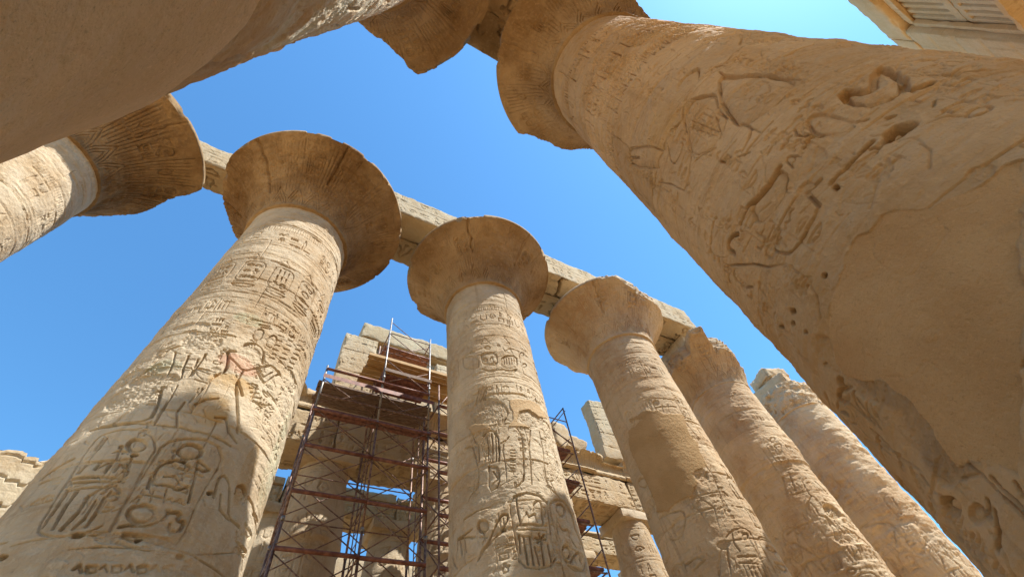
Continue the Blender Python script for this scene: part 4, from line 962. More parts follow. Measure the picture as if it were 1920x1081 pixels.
great_column(*COLS['B'], 'great carved column in the middle of the row, a cartouche with a star at its foot', 37, dense=.45, zlow=3.6, capmat=MIDCAP, cracks=(-125,), carve=CARVE['B'], plaster=pol('B'), wear=.05, clutter=((-175, -50, 6.3, 9.1, 22, .17), (-175, -40, 4.4, 6.2, 10, .2)),
             skip=[relbox('B', -200, -30, 4.3, 9.25), relbox('B', -165, -62, 10.2, 11.7)], lim=((141,3.28),(123,3.26),(113,2.87),(103,2.5),(90,2.9),(60,3.32),(0,3.32),(-90,3.32)),
             rough=((-130, 8.78, .55, .42, .05), (-88, 8.5, .38, .35, .05), (-60, 8.3, .3, .4, .05), (-66, 7.1, .25, .7, .04), (-158, 8.7, .3, .4, .03)))
great_column(*COLS['C'], 'great column with a wide bare patch of smooth cement repair across its middle', 41, dense=.6, zlow=4.3, carve=CARVE['C'], mat=TANSTONE, capmat=TANSTONE, cracks=(-136,), plaster=pol('C'), wear=.15, clutter=((-178, -95, 4.8, 8.6, 22, .2),),
             skip=[relbox('C', -178, -95, 4.8, 8.6), relbox('C', -130, -95, 10.7, 11.8)], lim=((-118,3.25),(-106,2.97),(-83,2.68),(-47,2.94),(-25,3.08),(0,3.25),(88,3.25),(103,3.0),(115,3.25),(180,3.25)), rough=((-120, 8.1, .2, .4, .05),))
great_column(*COLS['D'], 'great column with a broken capital showing one upright horn of stone', 53, dense=.65, zlow=5.3, relief=2.0, flake=.18, carve=CARVE['D'], mat=TANSTONE, capmat=TANSTONE, wear=.35, clutter=((-178, -90, 5.5, 9.5, 14, .2),), steps=((10.65, .07),),
             lim=((165,2.45),(-165,2.5),(-151,2.6),(-146,3.2),(-141,3.5),(-130,3.5),(-126,2.9),(-122,2.5),(-108,2.5),(-81,2.14),(-61,1.95),(-26,2.2),(0,2.2),(50,2.2),(100,2.4),(140,2.4)), rough=((-106, 8.35, .35, .3, .2), (-112, 7.3, .5, .25, .09), (-104, 6.7, .6, .2, .08)), jag=.12)
er = great_column(*COLS['E'], 'great column farthest right, headless, with stacked drums and open joints', 67, dense=.7, zlow=6.5, relief=2.4, flake=.17, clutter=((-175, -90, 7, 14, 10, .25),), mat=TANSTONE, capmat=TANSTONE, carve=CARVE['E'], wear=.6, zneck=16.2, rough=((-70, 7, .4, 3, .05), (-75, 11, .25, 3, .06)),
             lim=((0,1.72),(90,1.75),(180,1.85),(-150,1.9),(-110,1.75)), jag=.12, erode=((9, .06, 3), (12.5, .06, 4)))
great_column(*COLS['R'], 'huge leaning near column at right with deep carvings and a smooth cement patch', 71, dense=.5, zlow=.3, mat=ROUGHSTONE, capmat=MIDCAP, poff=-.012, ck=2.4, cs=2.2, flake=.09, relief=1.7, carve=CARVE['R'], plaster=pol('R'), wear=.12, pix=.007, cwid=.85, clutter=((128, 262, 3.2, 9.2, 70, .17), (128, 262, 9.3, 13.2, 70, .2), (100, 150, .5, 2.6, 10, .15)),
             skip=[relbox('R', 95, 268, -1.2, 9.2)], lim=((-172,3.42),(154,3.42),(120,3.46),(114,3.48),(109,3.25),(103,3.0),(92,2.92),(79,3.0),(67,2.78),(55,2.8),(30,2.8),(0,2.9),(-40,2.6),(-68,2.36),(-87,2.39),(-110,3.0),(-130,3.4)), rough=((146, 1.9, .25, .35, .02), (140, 2.6, .15, .4, .04), (160, 5.2, .3, .6, .012)),
             paints=((150, 1.75, .5, .28, DARK, .55), (170, 7.2, .5, .5, OCH, .35), (145, 2.4, .2, .4, DARK, .4)))
great_column(*COLS['L'], 'huge near column filling the upper left corner, smooth cement with a carved edge', 83, dense=.7, zlow=.2, mat=LIFTEDSTONE, capmat=MIDCAP, flake=.05, relief=1.4, wear=.5, pix=.009, plaster_below=2.15, halfarc=120,
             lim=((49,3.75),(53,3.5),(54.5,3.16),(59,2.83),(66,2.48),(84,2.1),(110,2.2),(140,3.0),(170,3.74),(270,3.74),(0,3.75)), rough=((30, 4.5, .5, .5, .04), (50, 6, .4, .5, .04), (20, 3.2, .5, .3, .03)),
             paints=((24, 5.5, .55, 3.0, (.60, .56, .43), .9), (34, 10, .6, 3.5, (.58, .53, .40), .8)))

COLS['G'] = (13.15, -.3, 1.7, 1.8, 3.55, 17.9); COLS['H'] = (20.6, -.3, 1.7, 1.8, 3.5, 17.9)
for n, lb in (('G', 'great column beyond the huge right one, out of the picture'), ('H', 'second great column beyond the huge right one, out of the picture')):
    great_column(*COLS[n], lb, 90+ord(n), dense=4, zlow=14, canon=False, halfarc=60, pix=.05, lim=((-172, 3.5), (120, 3.5), (112, 3.4), (100, 2.9), (30, 2.8), (-90, 2.6), (-130, 3.4)))
# ---------------------------------------------------------------- abaci and architraves of the two great rows
for k, n in enumerate('FABCDRL'):
    cx, cy, rt, rb, Rc, zr = COLS[n]
    zt = 19.0
    x1 = cx+1.25 if n != 'D' else cx-.55
    block('abacus', cx-1.25 if n != 'D' else cx-1.95, x1, cy-1.25, cy+1.25, zr+.012, zt-.012, STONE, None, .16, .02, .08, seed=k+5,
          label={'F': 'square abacus slab on top of the far left capital', 'A': 'square abacus slab over the round capital with the cracked rim', 'B': 'square abacus slab over the middle capital of the row',
                 'C': 'square abacus slab over the capital right of the cracked beam', 'D': 'short abacus slab on the broken horned capital', 'R': 'square abacus slab over the huge right capital', 'L': 'square abacus slab over the near left capital'}[n], cat='abacus', group='abacus slabs')
block('abacus', 26.95, 29.2, 8.8, 11.1, 18.02, 19.0, TANSTONE, None, .06, .09, .6, seed=77, rot=.12, label='weathered square block on the headless column farthest right', cat='abacus', group='abacus slabs')
block('stone_block', 27.0, 28.9, 8.95, 10.8, 19.01, 20.0, TANSTONE, None, .06, .12, 1.0, seed=78, rot=-.25, label='crumbled topmost stone of the headless column farthest right', cat='block')
def soffit(u0, u1, v0, v1, seed):
    def ex(c, R):
        c.stroke([(u0+.08, v0+.1), (u1-.08, v0+.1)], .04, .03); c.stroke([(u0+.08, v1-.1), (u1-.08, v1-.1)], .04, .03)
    return text_face(u0, u1, v0, v1, seed, cell=1.0, rows=1, sw=.07, d=.11, extra=ex, pix=.02, lines=False)
def crack(c, R):
    pass
def beam(x0, x1, y0, y1, z0, z1, seed, label, crackx=None, carve=True, front='y0', group='architrave beams', amp=.025, chip=.14, top=None, mat=None):
    fs = {}
    if carve:
        sf = soffit(x0, x1, y0, y1, seed)
        if crackx is not None:
            cr = Carve(x0, x1, y0, y1, .015); cr.stroke([(10.28, 8.3), (10.32, 8.42), (10.22, 8.62), (10.36, 8.75), (10.42, 8.98), (10.5, 9.2), (10.46, 9.4), (10.55, 9.52)], .12, .34); cr.stroke([(10.32, 8.42), (10.6, 8.36)], .05, .2); cr.stroke([(9.7, 8.7), (10.2, 8.64)], .03, .06)
            s0 = sf; sf = lambda u, v: s0(u, v)*.3+cr.sample(u, v)
        fs['z0'] = (sf, .03)
        t = text_face(x0, x1, z0, z1, seed+1, cell=.5, rows=2, sw=.04, d=.032, pix=.02)
        fs[front] = (t, .03)
    return block('architrave', x0, x1, y0, y1, z0, z1, mat or BLOCK, None, .14, amp, chip, seed, fs, label=label, cat='beam', group=group, top=top)
beam(-8.9, -1.45, 9.45, 10.65, 19.0, 20.7, 101, 'single architrave beam between the far left capital and the cracked rim capital')
wv = lambda x, y: .35*np.clip(fbm(np.stack([x*.7, y*.7, x*0], 1), 3, 4)-.45, 0, 1)
beam(-1.38, 6.1, 8.3, 9.52, 19.0, 21.0, 103, 'front architrave beam with large carved signs, left of the middle capital', top=wv)
beam(-1.38, 6.1, 9.56, 10.8, 19.0, 20.6, 104, 'rear architrave beam behind the one left of the middle capital')
beam(6.16, 13.4, 8.3, 9.52, 19.0, 21.0, 105, 'front architrave beam with a black jagged crack, right of the middle capital', crackx=10.9, top=wv)
beam(6.16, 13.4, 9.56, 10.8, 19.0, 20.6, 106, 'rear architrave beam behind the cracked one')
beam(13.46, 19.7, 8.2, 9.40, 19.0, 21.05, 107, 'last front architrave beam, ending at the broken horned capital', top=wv)
beam(13.46, 19.5, 9.44, 10.7, 19.0, 20.4, 108, 'rear architrave beam resting on the broken horned capital')
beam(-2.1, 5.65, -.26, 1.1, 19.0, 20.9, 111, 'architrave beam overhead on the nave side, between the two near capitals', front='y1', mat=MIDCAP)
beam(-2.1, 5.65, -1.6, -.20, 19.03, 20.85, 112, 'architrave beam overhead on the outer side, between the two near capitals', mat=MIDCAP, chip=.08)
# ---------------------------------------------------------------- side aisle behind the great row
YF = 16.5; AX = 17.55
XS = [2.41+5.33*k for k in range(-1, 6)]                 # -2.92, 2.41, 7.74, 13.07, 18.4, 23.7, 29.1
def aisle_mesh(seed):
    """closed-bud column of the side aisle, local coordinates, foot at z = 0"""
    R = random.Random(seed); U = math.pi*1.15
    c = Carve(-U, U, 4, 14.2, .014)
    sk = lambda u, z: False
    for z in (13.6, 13.45, 12.0, 11.85, 10.6, 9.0, 8.9, 7.0): c.stroke([(-U+k*.3, z) for k in range(26)], .03, .025)
    text_row(c, R, -U, U, 12.1, 13.35, .6, .045, .04, sk)
    text_row(c, R, -U, U, 10.75, 11.75, .5, .04, .035, sk)
    u = -U
    while u < U-.5: cartouche(c, R, u, 9.15, .55, 1.3, .045, .04); u += .8
    text_row(c, R, -U, U, 7.1, 8.8, .7, .05, .04, sk)
    zz = np.concatenate([np.linspace(0, 6, 14), np.linspace(6.1, 13.97, int(230*Q))]); th = np.linspace(-math.pi, math.pi, int(260*Q), endpoint=False)
    T, Z = np.meshgrid(th, zz); T = T.ravel(); Z = Z.ravel()
    r = 1.22-.012*Z; r = r*(1-.12*sstep(Z, .8, 0)); r = np.where(Z > 10.65, r*(1.0+.10*sstep(Z, 10.65, 10.9))-.065*(Z-10.65), r)
    P = np.stack([np.cos(T)*1.15+seed, np.sin(T)*1.15, Z], 1)
    wr = sstep(fbm(P*.8, seed, 4), .52, .7)
    r = r+c.sample(T*1.15, Z)*(1-.8*wr)+(fbm(P*1.5, seed+1, 3)-.5)*.05+(fbm(P*8, seed+2, 3)-.5)*.02
    return np.stack([r*np.cos(T), r*np.sin(T), Z], 1), grid_faces(len(zz), len(th), True)
AV, AF = aisle_mesh(5)
def aisle_column(x, y, label, rz, group='closed bud columns of the side aisle', dz=0.0):
    root = thing('bud_column', label, 'column', (x, y, -1.65), group)
    s = AV.copy(); ca, sa = math.cos(rz), math.sin(rz)
    s = np.stack([s[:, 0]*ca-s[:, 1]*sa+x, s[:, 0]*sa+s[:, 1]*ca+y, np.maximum(s[:, 2]-1.65+dz, -1.65)], 1)
    mk('shaft', s, AF, STONE, root)
    block('abacus', x-1.12, x+1.12, y-1.04, y+1.04, 12.31+dz, 12.79+dz, STONE, root, .14, .015, .06, seed=int(x*7) % 50)
    return root
def aisle_beam(x0, x1, y0, y1, z0, z1, seed, label, hi=True):
    fs = {}
    if hi:
        fs = {'z0': (text_face(x0, x1, y0, y1, seed, cell=.6, rows=2, sw=.06, d=.08, pix=.02), .03), 'y0': (text_face(x0, x1, z0, z1, seed+3, cell=.42, rows=2, sw=.045, d=.05, pix=.02), .026)}
    return block('architrave', x0, x1, y0, y1, z0, z1, BLOCK, None, .16, .025, .13, seed, fs, label=label, cat='beam', group='architrave beams of the side aisles')
labA = ['side aisle column hidden behind the column with two kings', 'shaded side aisle column behind the tall scaffold, crossed by two bright arcs of sun', 'shaded side aisle column between the tall scaffold and the middle great column',
        'side aisle column hidden behind the middle great column', 'side aisle column right of the narrow scaffold, sunlit signs under its square block', 'side aisle column behind the great column with the cement repair', 'side aisle column behind the horned great column']
for k, x in enumerate(XS): aisle_column(x, AX, labA[k], .7*k)
labB = ['hidden side aisle beam behind the column with two kings', 'side aisle beam behind the tall scaffold, from the arc-lit column to the next', 'side aisle beam right of the tall scaffold, partly behind the middle great column', 'side aisle beam over the opening beside the narrow scaffold, signs carved on its underside',
        'side aisle beam resting on the column right of the narrow scaffold', 'side aisle beam behind the horned great column']
for k in range(6): aisle_beam(XS[k]+.012, XS[k+1]-.012, YF, YF+1.95, 12.8, 14.5, 200+k, labB[k])
# cavetto cornice, one length per bay
def cornice(x0, x1, y, z, seed, label, broken=0.0, mat=None):
    prof = [(.02, 0), (-.02, .03), (-.13, .05), (-.19, .13), (-.13, .22), (-.02, .25), (.0, .30), (-.02, .55), (-.09, .78), (-.22, .98), (-.42, 1.10), (-.47, 1.12), (-.47, 1.30), (.3, 1.32), (1.6, 1.32), (1.6, 0), (.02, 0)]
    pp = []
    for (a, b), (a2, b2) in zip(prof[:-1], prof[1:]):
        m = max(1, int(math.hypot(a2-a, b2-b)/.1)); pp += [(a+(a2-a)*i/m, b+(b2-b)*i/m) for i in range(m)]
    nx = int((x1-x0)/.07); xs = np.linspace(x0, x1, nx)
    pr = np.array(pp); X, A = np.meshgrid(xs, pr[:, 0]); _, B = np.meshgrid(xs, pr[:, 1]); X = X.ravel(); A = A.ravel(); B = B.ravel()
    P = np.stack([X, A+seed, B], 1)
    br = broken*sstep(fbm(P*np.array([.9, .4, .4]), seed, 4), .40, .60)
    lim = 1.32-br*.75-.12*np.abs(fbm(P*3, seed+3, 4)-.45)
    B = np.minimum(B, lim); A = np.where(A < -.05, A*(1-.75*br), A)
    fl = .014*np.cos(X*2*math.pi/.16)*((B > .3) & (B < 1.1) & (A < .02))
    V = np.stack([X, y+A+fl+(fbm(P*5, seed+1, 3)-.5)*.05, z+B+(fbm(P*6, seed+2, 3)-.5)*.05], 1)
    caps = [list(range(0, len(pr)*nx, nx))[::-1], list(range(nx-1, len(pr)*nx, nx))]
    F = grid_faces(len(pr), nx)[:, ::-1].tolist()+caps
    return tag(mk('cornice', V, F, mat or BLOCK, None, False, None, ((x0+x1)/2, y, z)), label, 'cornice', 'cornice lengths of the side aisle')
labC = ['broken cornice stub left of the tall scaffold', 'shaded cornice behind the middle deck of the tall scaffold', 'cornice length right of the tall scaffold behind the middle great column', 'ribbed cornice with a ragged top beside the narrow scaffold', 'cornice length under the lone standing pier', 'cornice length behind the horned great column']
for k in range(6): cornice(XS[k]+.01, XS[k+1]-.01, YF, 14.52, 230+k, labC[k], [.9, .25, .3, .75, .3, .4][k])
# ---- clerestory: piers, lintel, window slabs
def pier(x0, x1, y0, y1, z0, z1, seed, label, top=None, course=1.15):
    fs = {'y0': (add(course_joints(course, 9, seed, .02, .04, z0), text_face(x0, x1, z0, z1, seed+1, cell=.4, rows=max(2, int((z1-z0)/.75)), sw=.035, d=.03, pix=.02, lines=False)), .03), 'x0': (course_joints(course, 9, seed, .02, .04, z0), .06), 'x1': (course_joints(course, 9, seed, .02, .04, z0), .06)}
    return block('clerestory_pier', x0, x1, y0, y1, z0, z1, BLOCK, None, .12, .03, .16, seed, fs, label=label, cat='pier', group='clerestory piers', top=top)
pier(1.72, 3.48, 16.5, 17.5, 15.86, 20.12, 301, 'sunlit clerestory pier of big blocks left of the scaffold tower', course=1.5)
pier(6.9, 8.6, 16.52, 17.5, 15.86, 19.74, 302, 'clerestory pier at the right end of the wooden planks, behind the middle great column')
pier(12.2, 13.75, 16.5, 17.5, 15.86, 19.74, 303, 'clerestory pier peeping out right of the middle great column')
pier(17.72, 19.4, 16.5, 17.42, 16.75, 20.7, 304, 'lone standing clerestory pier of four blocks against the sky', top=lambda x, y: .25*np.clip((18.6-x), 0, 1), course=1.1)
block('stone_block', 17.5, 19.5, 16.42, 17.6, 15.88, 16.73, BLOCK, None, .1, .03, .18, 306, label='footing block under the lone standing pier', cat='block', group='loose blocks on the cornice')
block('lintel', 2.5, 8.2, 16.5, 17.6, 20.15, 21.45, BLOCK, None, .1, .03, .22, 310, {'y0': (course_joints(3, 3.9, 8, .02, .04, 20.0), .06)}, label='long sunlit lintel over the wooden planks, top of the ruin', cat='lintel', group='clerestory lintels', top=lambda x, y: .3*np.clip(fbm(np.stack([x*1.3, y, x*0], 1), 5, 4)-.45, 0, 1)*3*.3)
block('lintel', 8.22, 13.7, 16.52, 17.6, 19.76, 21.3, BLOCK, None, .12, .03, .2, 311, label='second lintel, behind the capital of the middle great column', cat='lintel', group='clerestory lintels')
block('roof_slab', 3.2, 8.1, 17.0, 18.6, 19.6, 20.12, BLOCK, None, .12, .03, .15, 312, label='brown slab under the long sunlit lintel, seen from below', cat='slab')
def holes(x0, x1, z, w=.22, step=.75):
    def f(u, v):
        k = (u-x0)/step; q = np.abs(k-np.round(k))*step
        return -.3*((q < w/2) & (np.abs(v-z) < .14))
    return f
block('window_slab', 3.52, 6.86, 16.75, 17.15, 15.86, 18.25, BLOCK, None, .12, .03, .2, 313, {'y0': (holes(3.9, 6.6, 17.75), .04)}, label='lower part of a stone window with a row of square holes behind the scaffold', cat='window slab', group='stone window slabs')
block('window_slab', 8.65, 12.15, 16.8, 17.15, 15.86, 17.6, BLOCK, None, .14, .03, .25, 314, label='broken stone window slab behind the middle great column', cat='window slab', group='stone window slabs')
R = random.Random(12)
for (x0, x1, z0, z1, sd, rt, tl, lb) in ((14.1, 15.35, 15.8, 17.7, 320, .15, .12, 'grey leaning block beside the head of the narrow scaffold'), (15.2, 16.35, 15.9, 16.95, 321, -.3, .55, 'tilted triangular block on the cornice right of the narrow scaffold'),
        (16.25, 17.4, 15.7, 16.15, 322, .2, -.1, 'flat pale slab at the foot of the lone standing pier'), (.55, 1.5, 15.1, 15.7, 323, .1, .2, 'small broken stone at the left end of the side aisle cornice'), (19.6, 20.6, 15.85, 16.5, 324, .3, .1, 'loose block right of the lone standing pier')):
    block('stone_block', x0, x1, 16.5, 17.5, z0, z1, BLOCK, None, .1, .05, .35, sd, rot=rt, tilt=tl, label=lb, cat='block', group='loose blocks on the cornice')
# ---- second and third aisle
for k, x in enumerate(XS[:6]):
    aisle_column(x-1.1, 21.65, ['bud column deep in the aisle behind the column with two kings', 'bud column of the second aisle row behind the arc-lit column', 'pale bud column of the second aisle row seen through the scaffold, right of the sky gap', 'bud column of the second aisle row behind the middle great column', 'bud column of the second aisle row behind the narrow scaffold', 'bud column of the second aisle row behind the cement repaired column'][k], 1.3*k+.4, 'bud columns deeper in the aisle')
labD = ['second row beam left of the arc-lit column with a pale sunlit front', 'second row beam seen through the scaffold under the sky gap', 'second row beam hidden behind the middle great column', 'second row beam seen beside the narrow scaffold', 'second row beam behind the right side aisle column']
for k in range(5):
    aisle_beam(XS[k]-1.09, XS[k+1]-1.11, 20.8, 22.35, 12.8, 13.72, 250+k, labD[k])
    block('roof_slab', XS[k]-1.09, XS[k+1]-1.11, 20.75, 22.5, 13.73, 14.1+.1*(k % 2), BLOCK, None, .14, .04, .14, 260+k, label='weathered roof slab lying on the '+labD[k].split(' with')[0], cat='slab', group='roof slabs of the second row')
for k in range(4):
    aisle_beam(XS[k]-2.5, XS[k+1]-2.52, 26.6, 28.2, 12.7, 14.0, 270+k, ['third row beam at the lower left beside the scaffold foot', 'third row beam behind the arc-lit column', 'third row beam seen far back through the scaffold', 'third row beam behind the middle great column'][k], False)
    aisle_column(XS[k]-2.5, 27.4, ['far bud column behind the two kings column', 'far bud column behind the arc-lit column', 'far bud column in the depth of the scaffold', 'far bud column behind the middle great column'][k], .5*k, 'bud columns deeper in the aisle')
# ---- far walls
def wall(x0, x1, y0, y1, z0, z1, seed, label, course=1.05, length=2.4, top=None):
    return block('masonry_wall', x0, x1, y0, y1, z0, z1, BLOCK, None, .16, .05, .2, seed, {'y0': (course_joints(course, length, seed, .035, .085, z0), .05)}, label=label, cat='wall', group='ruined walls', top=top)
wall(-22, -6.6, 21.9, 24.5, -1.65, 14.1, 340, 'pale sunlit wall of big blocks with a ragged top, lower left edge', .86, 1.9, top=lambda x, y: .16*np.clip(np.floor(6*fbm(np.stack([x*.8, y*.1, x*0], 1), 6, 3))-2, 0, 3)+.3*np.clip(fbm(np.stack([x*2.2, y*.4, x*0], 1), 7, 4)-.45, 0, 1))
wall(25.5, 44, 19.4, 21, -1.65, 15.6, 341, 'pinkish wall of small blocks between the cement repaired and the horned columns', .62, 1.5)
block('architrave', 25.6, 44, 18.9, 21.2, 15.62, 18.2, BLOCK, None, .2, .03, .2, 342, label='brown beam along the top of the pinkish wall', cat='beam')
# ---- clerestory on the camera's side of the nave
YS = -8.0
SX = [-2.0, 3.4, 8.7, 13.9, 19.15, 24.5]
for k, x in enumerate(SX):
    aisle_column(x, YS-1.05,  'bud column behind the camera side row, under the slotted window (%s)' % ['far left', 'left', 'middle', 'second from right', 'below the visible pier', 'far right'][k], .9*k, 'bud columns of the near aisle', -1.4)
    block('clerestory_pier', x-.85, x+.85, YS-1.6, YS, 14.46, 20.22, BOUNCEBLOCK, None, .12, .025, .12, 400+k, {'y1': (add(course_joints(1.1, 1.2, 400+k, .03, .05, 15.8),), .06)}, label=['pier of the near clerestory, far left', 'pier of the near clerestory, left', 'pier of the near clerestory, middle', 'pier of the near clerestory left of the slotted window', 'pier below the slotted window in the top right corner', 'pier of the near clerestory, far right'][k], cat='pier', group='clerestory piers')
for k in range(5):
    a, b = SX[k], SX[k+1]
    aisle_beam(a+.01, b-.01, YS-1.95, YS, 11.4, 13.1, 410+k, ['near side aisle beam, far left behind the camera', 'near side aisle beam behind the near left pillar', 'near side aisle beam hidden behind the huge right column', 'near side aisle beam under the slotted window, top right corner', 'near side aisle beam right of the picture'][k], False)
    co = cornice(-b+.01, -a-.01, 0, 13.12, 420+k, ['cornice of the near clerestory, far left', 'cornice of the near clerestory, left', 'cornice of the near clerestory, middle', 'cornice under the slotted window in the top right corner', 'cornice of the near clerestory, far right'][k], .1, BOUNCEBLOCK)
    co.rotation_euler = (0, 0, math.pi); co.location = ((a+b)/2, YS-.12, 13.12)
    block('lintel', a+.01, b-.01, YS-1.5, YS, 20.24, 21.55, BOUNCEBLOCK, None, .1, .02, .12, 430+k, label=['lintel of the near clerestory, far left', 'lintel of the near clerestory, left', 'lintel of the near clerestory, middle', 'pale lintel over the slotted window in the top right corner', 'lintel of the near clerestory, far right'][k], cat='lintel', group='clerestory lintels')
    # slotted stone window: two slabs with upright slots
    root = thing('slotted_window', ['slotted stone window of the near clerestory, far left', 'slotted stone window of the near clerestory, left', 'slotted stone window of the near clerestory, middle', 'slotted stone window with long dark slits, top right corner', 'slotted stone window of the near clerestory, far right'][k], 'window', ((a+b)/2, YS-.6, 14.45), 'slotted stone windows')
    for (z0, z1) in ((14.46, 17.55), (17.57, 20.22)):
        def slots(u, v, z0=z0, z1=z1, a=a, b=b):
            q = (u-a)/.42; s = np.abs(q-np.round(q))*.42
            return -.32*((s < .085) & (v > z0+.35) & (v < z1-.28) & (u > a+1.1) & (u < b-1.1))
        block('grille', a+.86, b-.86, YS-.95, YS-.45, z0, z1, BOUNCEBLOCK, root, .12, .015, .06, 440+k, {'y1': (slots, .028)})
    block('frame', a+.86, b-.86, YS-.44, YS-.28, 19.86, 20.22, BOUNCEBLOCK, root, .12, .01, .05, 450+k)
    block('frame', b-1.15, b-.86, YS-.44, YS-.25, 14.46, 19.85, BOUNCEBLOCK, root, .12, .01, .05, 455+k)

# ---------------------------------------------------------------- scaffolding
def tubemesh(p0, p1, r, n=8):
    p0 = np.array(p0, float); p1 = np.array(p1, float); d = p1-p0; d /= np.linalg.norm(d)
    a = np.cross(d, [0, 0, 1.0] if abs(d[2]) < .9 else [1.0, 0, 0]); a /= np.linalg.norm(a); b = np.cross(d, a)
    t = np.linspace(0, 2*math.pi, n, endpoint=False); c = np.cos(t)[:, None]*a*r+np.sin(t)[:, None]*b*r
    V = np.concatenate([p0+c, p1+c]); F = [[i, (i+1) % n, n+(i+1) % n, n+i] for i in range(n)]+[list(range(n))[::-1], list(range(n, 2*n))]
    return V, F
def tube(name, p0, p1, r, mat, root):
    V, F = tubemesh(p0, p1, r); return mk(name, V, F, mat, root)
def plank(name, x0, x1, y0, y1, z0, z1, mat, root, gaps=4, seed=0):
    """a deck of boards lying side by side with hairline gaps"""
    R = random.Random(seed); Vs = []; F = []; off = 0; w = (y1-y0)/gaps
    for g in range(gaps):
        e0 = R.uniform(-.06, .06); e1 = R.uniform(-.06, .06); dz = R.uniform(-.012, .012)
        a, b = y0+g*w+.012, y0+(g+1)*w-.012
        V = [(x, y, z) for z in (z0+dz, z1+dz) for x, y in ((x0+e0, a), (x1+e1, a), (x1+e1, b), (x0+e0, b))]
        F += [[off+i for i in f] for f in ([3, 2, 1, 0], [4, 5, 6, 7], [0, 1, 5, 4], [1, 2, 6, 5], [2, 3, 7, 6], [3, 0, 4, 7])]; Vs += V; off += 8
    return mk(name, np.array(Vs), F, mat, root, False)
R = random.Random(44)
Y0, Y1 = 14.3, 16.0
sc = thing('scaffold_tower', 'tall rusty red tube scaffold with plank decks in front of the ruined side aisle', 'scaffold', (3.4, 15.1, -1.65))
PX = [1.12, 3.5, 5.62]; TOP = [15.0, 19.5, 18.75]
lv = [0.4, 2.15, 3.95, 5.7, 7.5, 9.28, 11.0, 12.8, 14.35]
for i, x in enumerate(PX):
    for y in (Y0, Y1):
        tp = TOP[i]-(0 if y == Y0 else .35); lean = (0 if i else -.03)
        tube('upright', (x, y, -1.65), (x, y, 8.4), .045, TUBE, sc); tube('upright', (x, y, 8.35), (x, y, 12.7), .04, TUBE, sc); tube('upright', (x, y, 12.6), (x+.0, y, tp), .042, GALV if y == Y0 else TUBE, sc)
        for z in (2.5, 5.2, 8.38, 12.65, 15.2):
            if z < tp-.2: tube('coupler', (x, y, z-.07), (x, y, z+.07), .062, GALV, sc)
for z in lv:
    for a, b in zip(PX[:-1], PX[1:]):
        for y in (Y0, Y1):
            if z in (12.8, 14.35): continue
            tube('ledger', (a, y-.05, z), (b, y-.05, z+.02), (.07 if z > 7 else .06) if y == Y0 else .024, STEEL if y == Y0 else TUBE, sc)
    for x in PX: tube('transom', (x, Y0, z+.06), (x, Y1, z+.06), .03, TUBE, sc)
for a, b in zip(PX[:-1], PX[1:]):
    for z0, z1 in zip(lv[:-1], lv[1:]):
        for y in (Y0, Y1):
            t = R.uniform(-.05, .05)
            tube('diagonal_brace', (a, y-.03, z0+.12), (b, y-.03, z1-.1+t), .021, TUBE, sc); tube('diagonal_brace', (b, y+.02, z0+.12+t), (a, y+.02, z1-.1), .021, TUBE, sc)
    # top guard rails and decks
    tube('guard_rail', (a, Y0-.05, 14.78), (b, Y0-.05, 14.80), .06, STEEL, sc); tube('guard_rail', (a, Y0-.05, 13.35), (b, Y0-.05, 13.36), .03, TUBE, sc)
plank('deck', 1.0, 5.75, Y0+.1, Y0+1.45, 14.14, 14.22, WORN, sc, 5, 1); plank('toe_board', 1.0, 5.75, Y0-.14, Y0-.11, 14.22, 14.42, STEEL, sc, 1, 2)
plank('deck', 1.05, 5.72, Y0-.05, Y0+.4, 12.68, 12.76, STEEL, sc, 2, 3)
tube('ledger', (1.05, Y0-.06, 12.6), (5.72, Y0-.06, 12.62), .05, STEEL, sc)
# upper tower between the middle and right uprights
for z, m in ((15.75, STEEL), (17.2, STEEL), (18.3, TUBE)):
    for y in (Y0, Y1): tube('ledger', (3.5, y, z), (5.62, y, z), .045 if m is STEEL else .025, m, sc)
    for x in (3.5, 5.62): tube('transom', (x, Y0, z+.05), (x, Y1, z+.05), .03, TUBE, sc)
plank('deck', 3.45, 5.66, Y0+.1, Y1-.4, 15.48, 15.56, STEEL, sc, 4, 5); plank('toe_board', 3.45, 5.66, Y0-.09, Y0-.06, 15.56, 15.74, WORN, sc, 1, 6)
plank('deck', 3.4, 5.7, Y0+.1, Y0+.7, 17.35, 17.42, STEEL, sc, 2, 7)
plank('wooden_deck', 2.75, 7.4, Y0+.05, Y1+.3, 16.55, 16.62, WOOD, sc, 6, 8)
for y in (Y0-.02, Y0+.8, Y1): plank('wooden_bearer', 2.7, 8.6, y, y+.12, 16.38, 16.54, WOOD, sc, 1, 9)
for z0, z1 in ((14.9, 16.3), (16.7, 18.2)):
    for y in (Y0, Y1): tube('diagonal_brace', (3.5, y-.03, z1), (5.62, y-.03, z0), .021, TUBE, sc); tube('diagonal_brace', (3.5, y+.03, z0), (5.62, y+.03, z1-.1), .021, TUBE, sc)
tube('diagonal_brace', (3.5, Y0, 19.2), (5.62, Y0, 17.6), .02, TUBE, sc)
# ladder-like end frames between uprights
for x in PX:
    for k in range(30):
        z = 1.2+k*.44
        if z < 14: tube('rung', (x, Y0+.55, z), (x, Y0+1.05, z), .016, TUBE, sc)
    for y in (Y0+.55, Y0+1.05): tube('rung_post', (x, y, -1.65), (x, y, 14.2), .02, TUBE, sc)

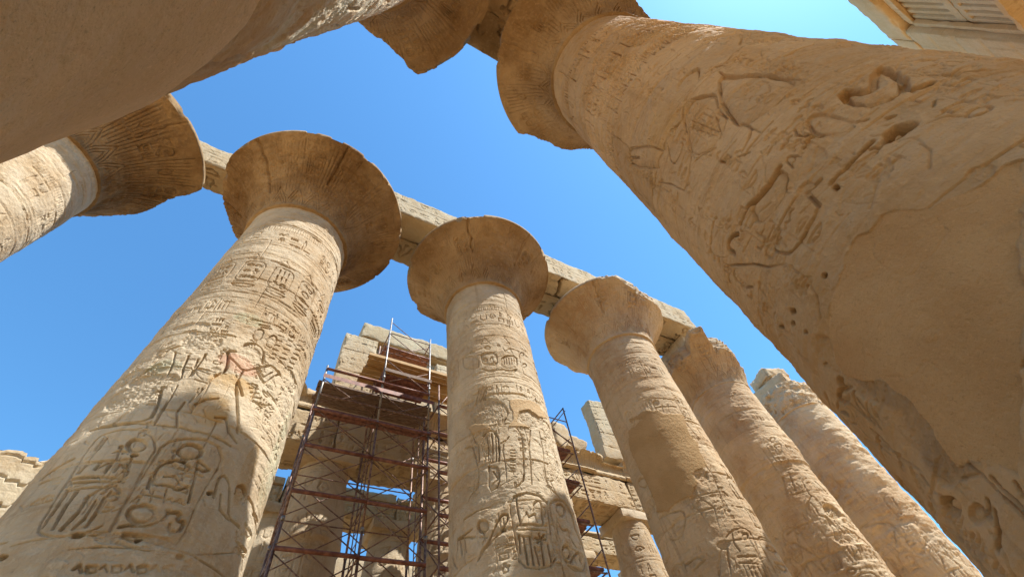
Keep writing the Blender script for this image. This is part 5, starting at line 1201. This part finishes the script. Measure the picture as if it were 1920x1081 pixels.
s1 = thing('scaffold_bay', 'second rusty tube scaffold bay half hidden by the middle great column', 'scaffold', (7.3, 15.1, -1.65), 'smaller scaffolds')
for x in (6.1, 8.3):
    for y in (Y0, Y1): tube('upright', (x, y, -1.65), (x, y, 15.6), .04, TUBE, s1)
for z in lv:
    for y in (Y0, Y1): tube('ledger', (6.1, y, z), (8.3, y, z), .075, STEEL, s1)
    for x in (6.1, 8.3): tube('transom', (x, Y0, z+.06), (x, Y1, z+.06), .03, TUBE, s1)
for z0, z1 in zip(lv[:-1], lv[1:]):
    for y in (Y0, Y1): tube('diagonal_brace', (6.1, y-.03, z0+.1), (8.3, y-.03, z1-.1), .021, TUBE, s1); tube('diagonal_brace', (8.3, y+.02, z0+.1), (6.1, y+.02, z1-.1), .021, TUBE, s1)
    tube('diagonal_brace', (6.1, Y0, z0), (6.1, Y1, z1), .021, TUBE, s1)
tube('diagonal_brace', (5.7, Y0, 13.6), (6.9, Y0, 15.7), .025, TUBE, s1)

s2 = thing('narrow_scaffold', 'narrow dark tube scaffold with small decks right of the middle great column', 'scaffold', (11.7, 13.9, -1.65), 'smaller scaffolds')
for x in (11.12, 12.1):
    for y in (13.3, 14.4):
        tp = 13.1 if x < 12 else (15.3 if y < 14 else 14.6)
        tube('upright', (x, y, -1.65), (x+(.25 if x > 12 and y < 14 else 0), y, tp), .055 if x < 12 else .035, TUBE, s2)
for z in (4.0, 5.75, 7.55, 9.3, 11.0, 12.6):
    plank('deck', 11.0, 12.05, 13.25, 14.45, z, z+.1, STEEL, s2, 3, int(z*4))
    for y in (13.3, 14.4): tube('ledger', (11.1, y, z-.08), (12.15, y, z-.08), .035, TUBE, s2); tube('diagonal_brace', (11.1, y, z-.2), (12.2, y, z+.75), .022, TUBE, s2)
    for x in (11.12, 12.15): tube('transom', (x, 13.3, z-.05), (x, 14.4, z-.05), .03, TUBE, s2)
    for k in (1, 2, 3): tube('rung', (11.1, 13.3, z+.4*k), (11.1, 14.4, z+.4*k), .018, TUBE, s2)
for z in (13.4, 14.1): tube('ledger', (11.2, 13.3, z+.3), (12.35, 13.3, z+.3 if z > 14 else z-.3), .025, TUBE, s2)
tube('diagonal_brace', (11.3, 14.4, 14.0), (12.37, 13.3, 15.3), .03, TUBE, s2); tube('diagonal_brace', (11.1, 13.3, 13.9), (12.3, 13.3, 13.0), .025, TUBE, s2); tube('diagonal_brace', (11.42, 14.4, 13.9), (12.45, 13.3, 15.15), .02, TUBE, s2)
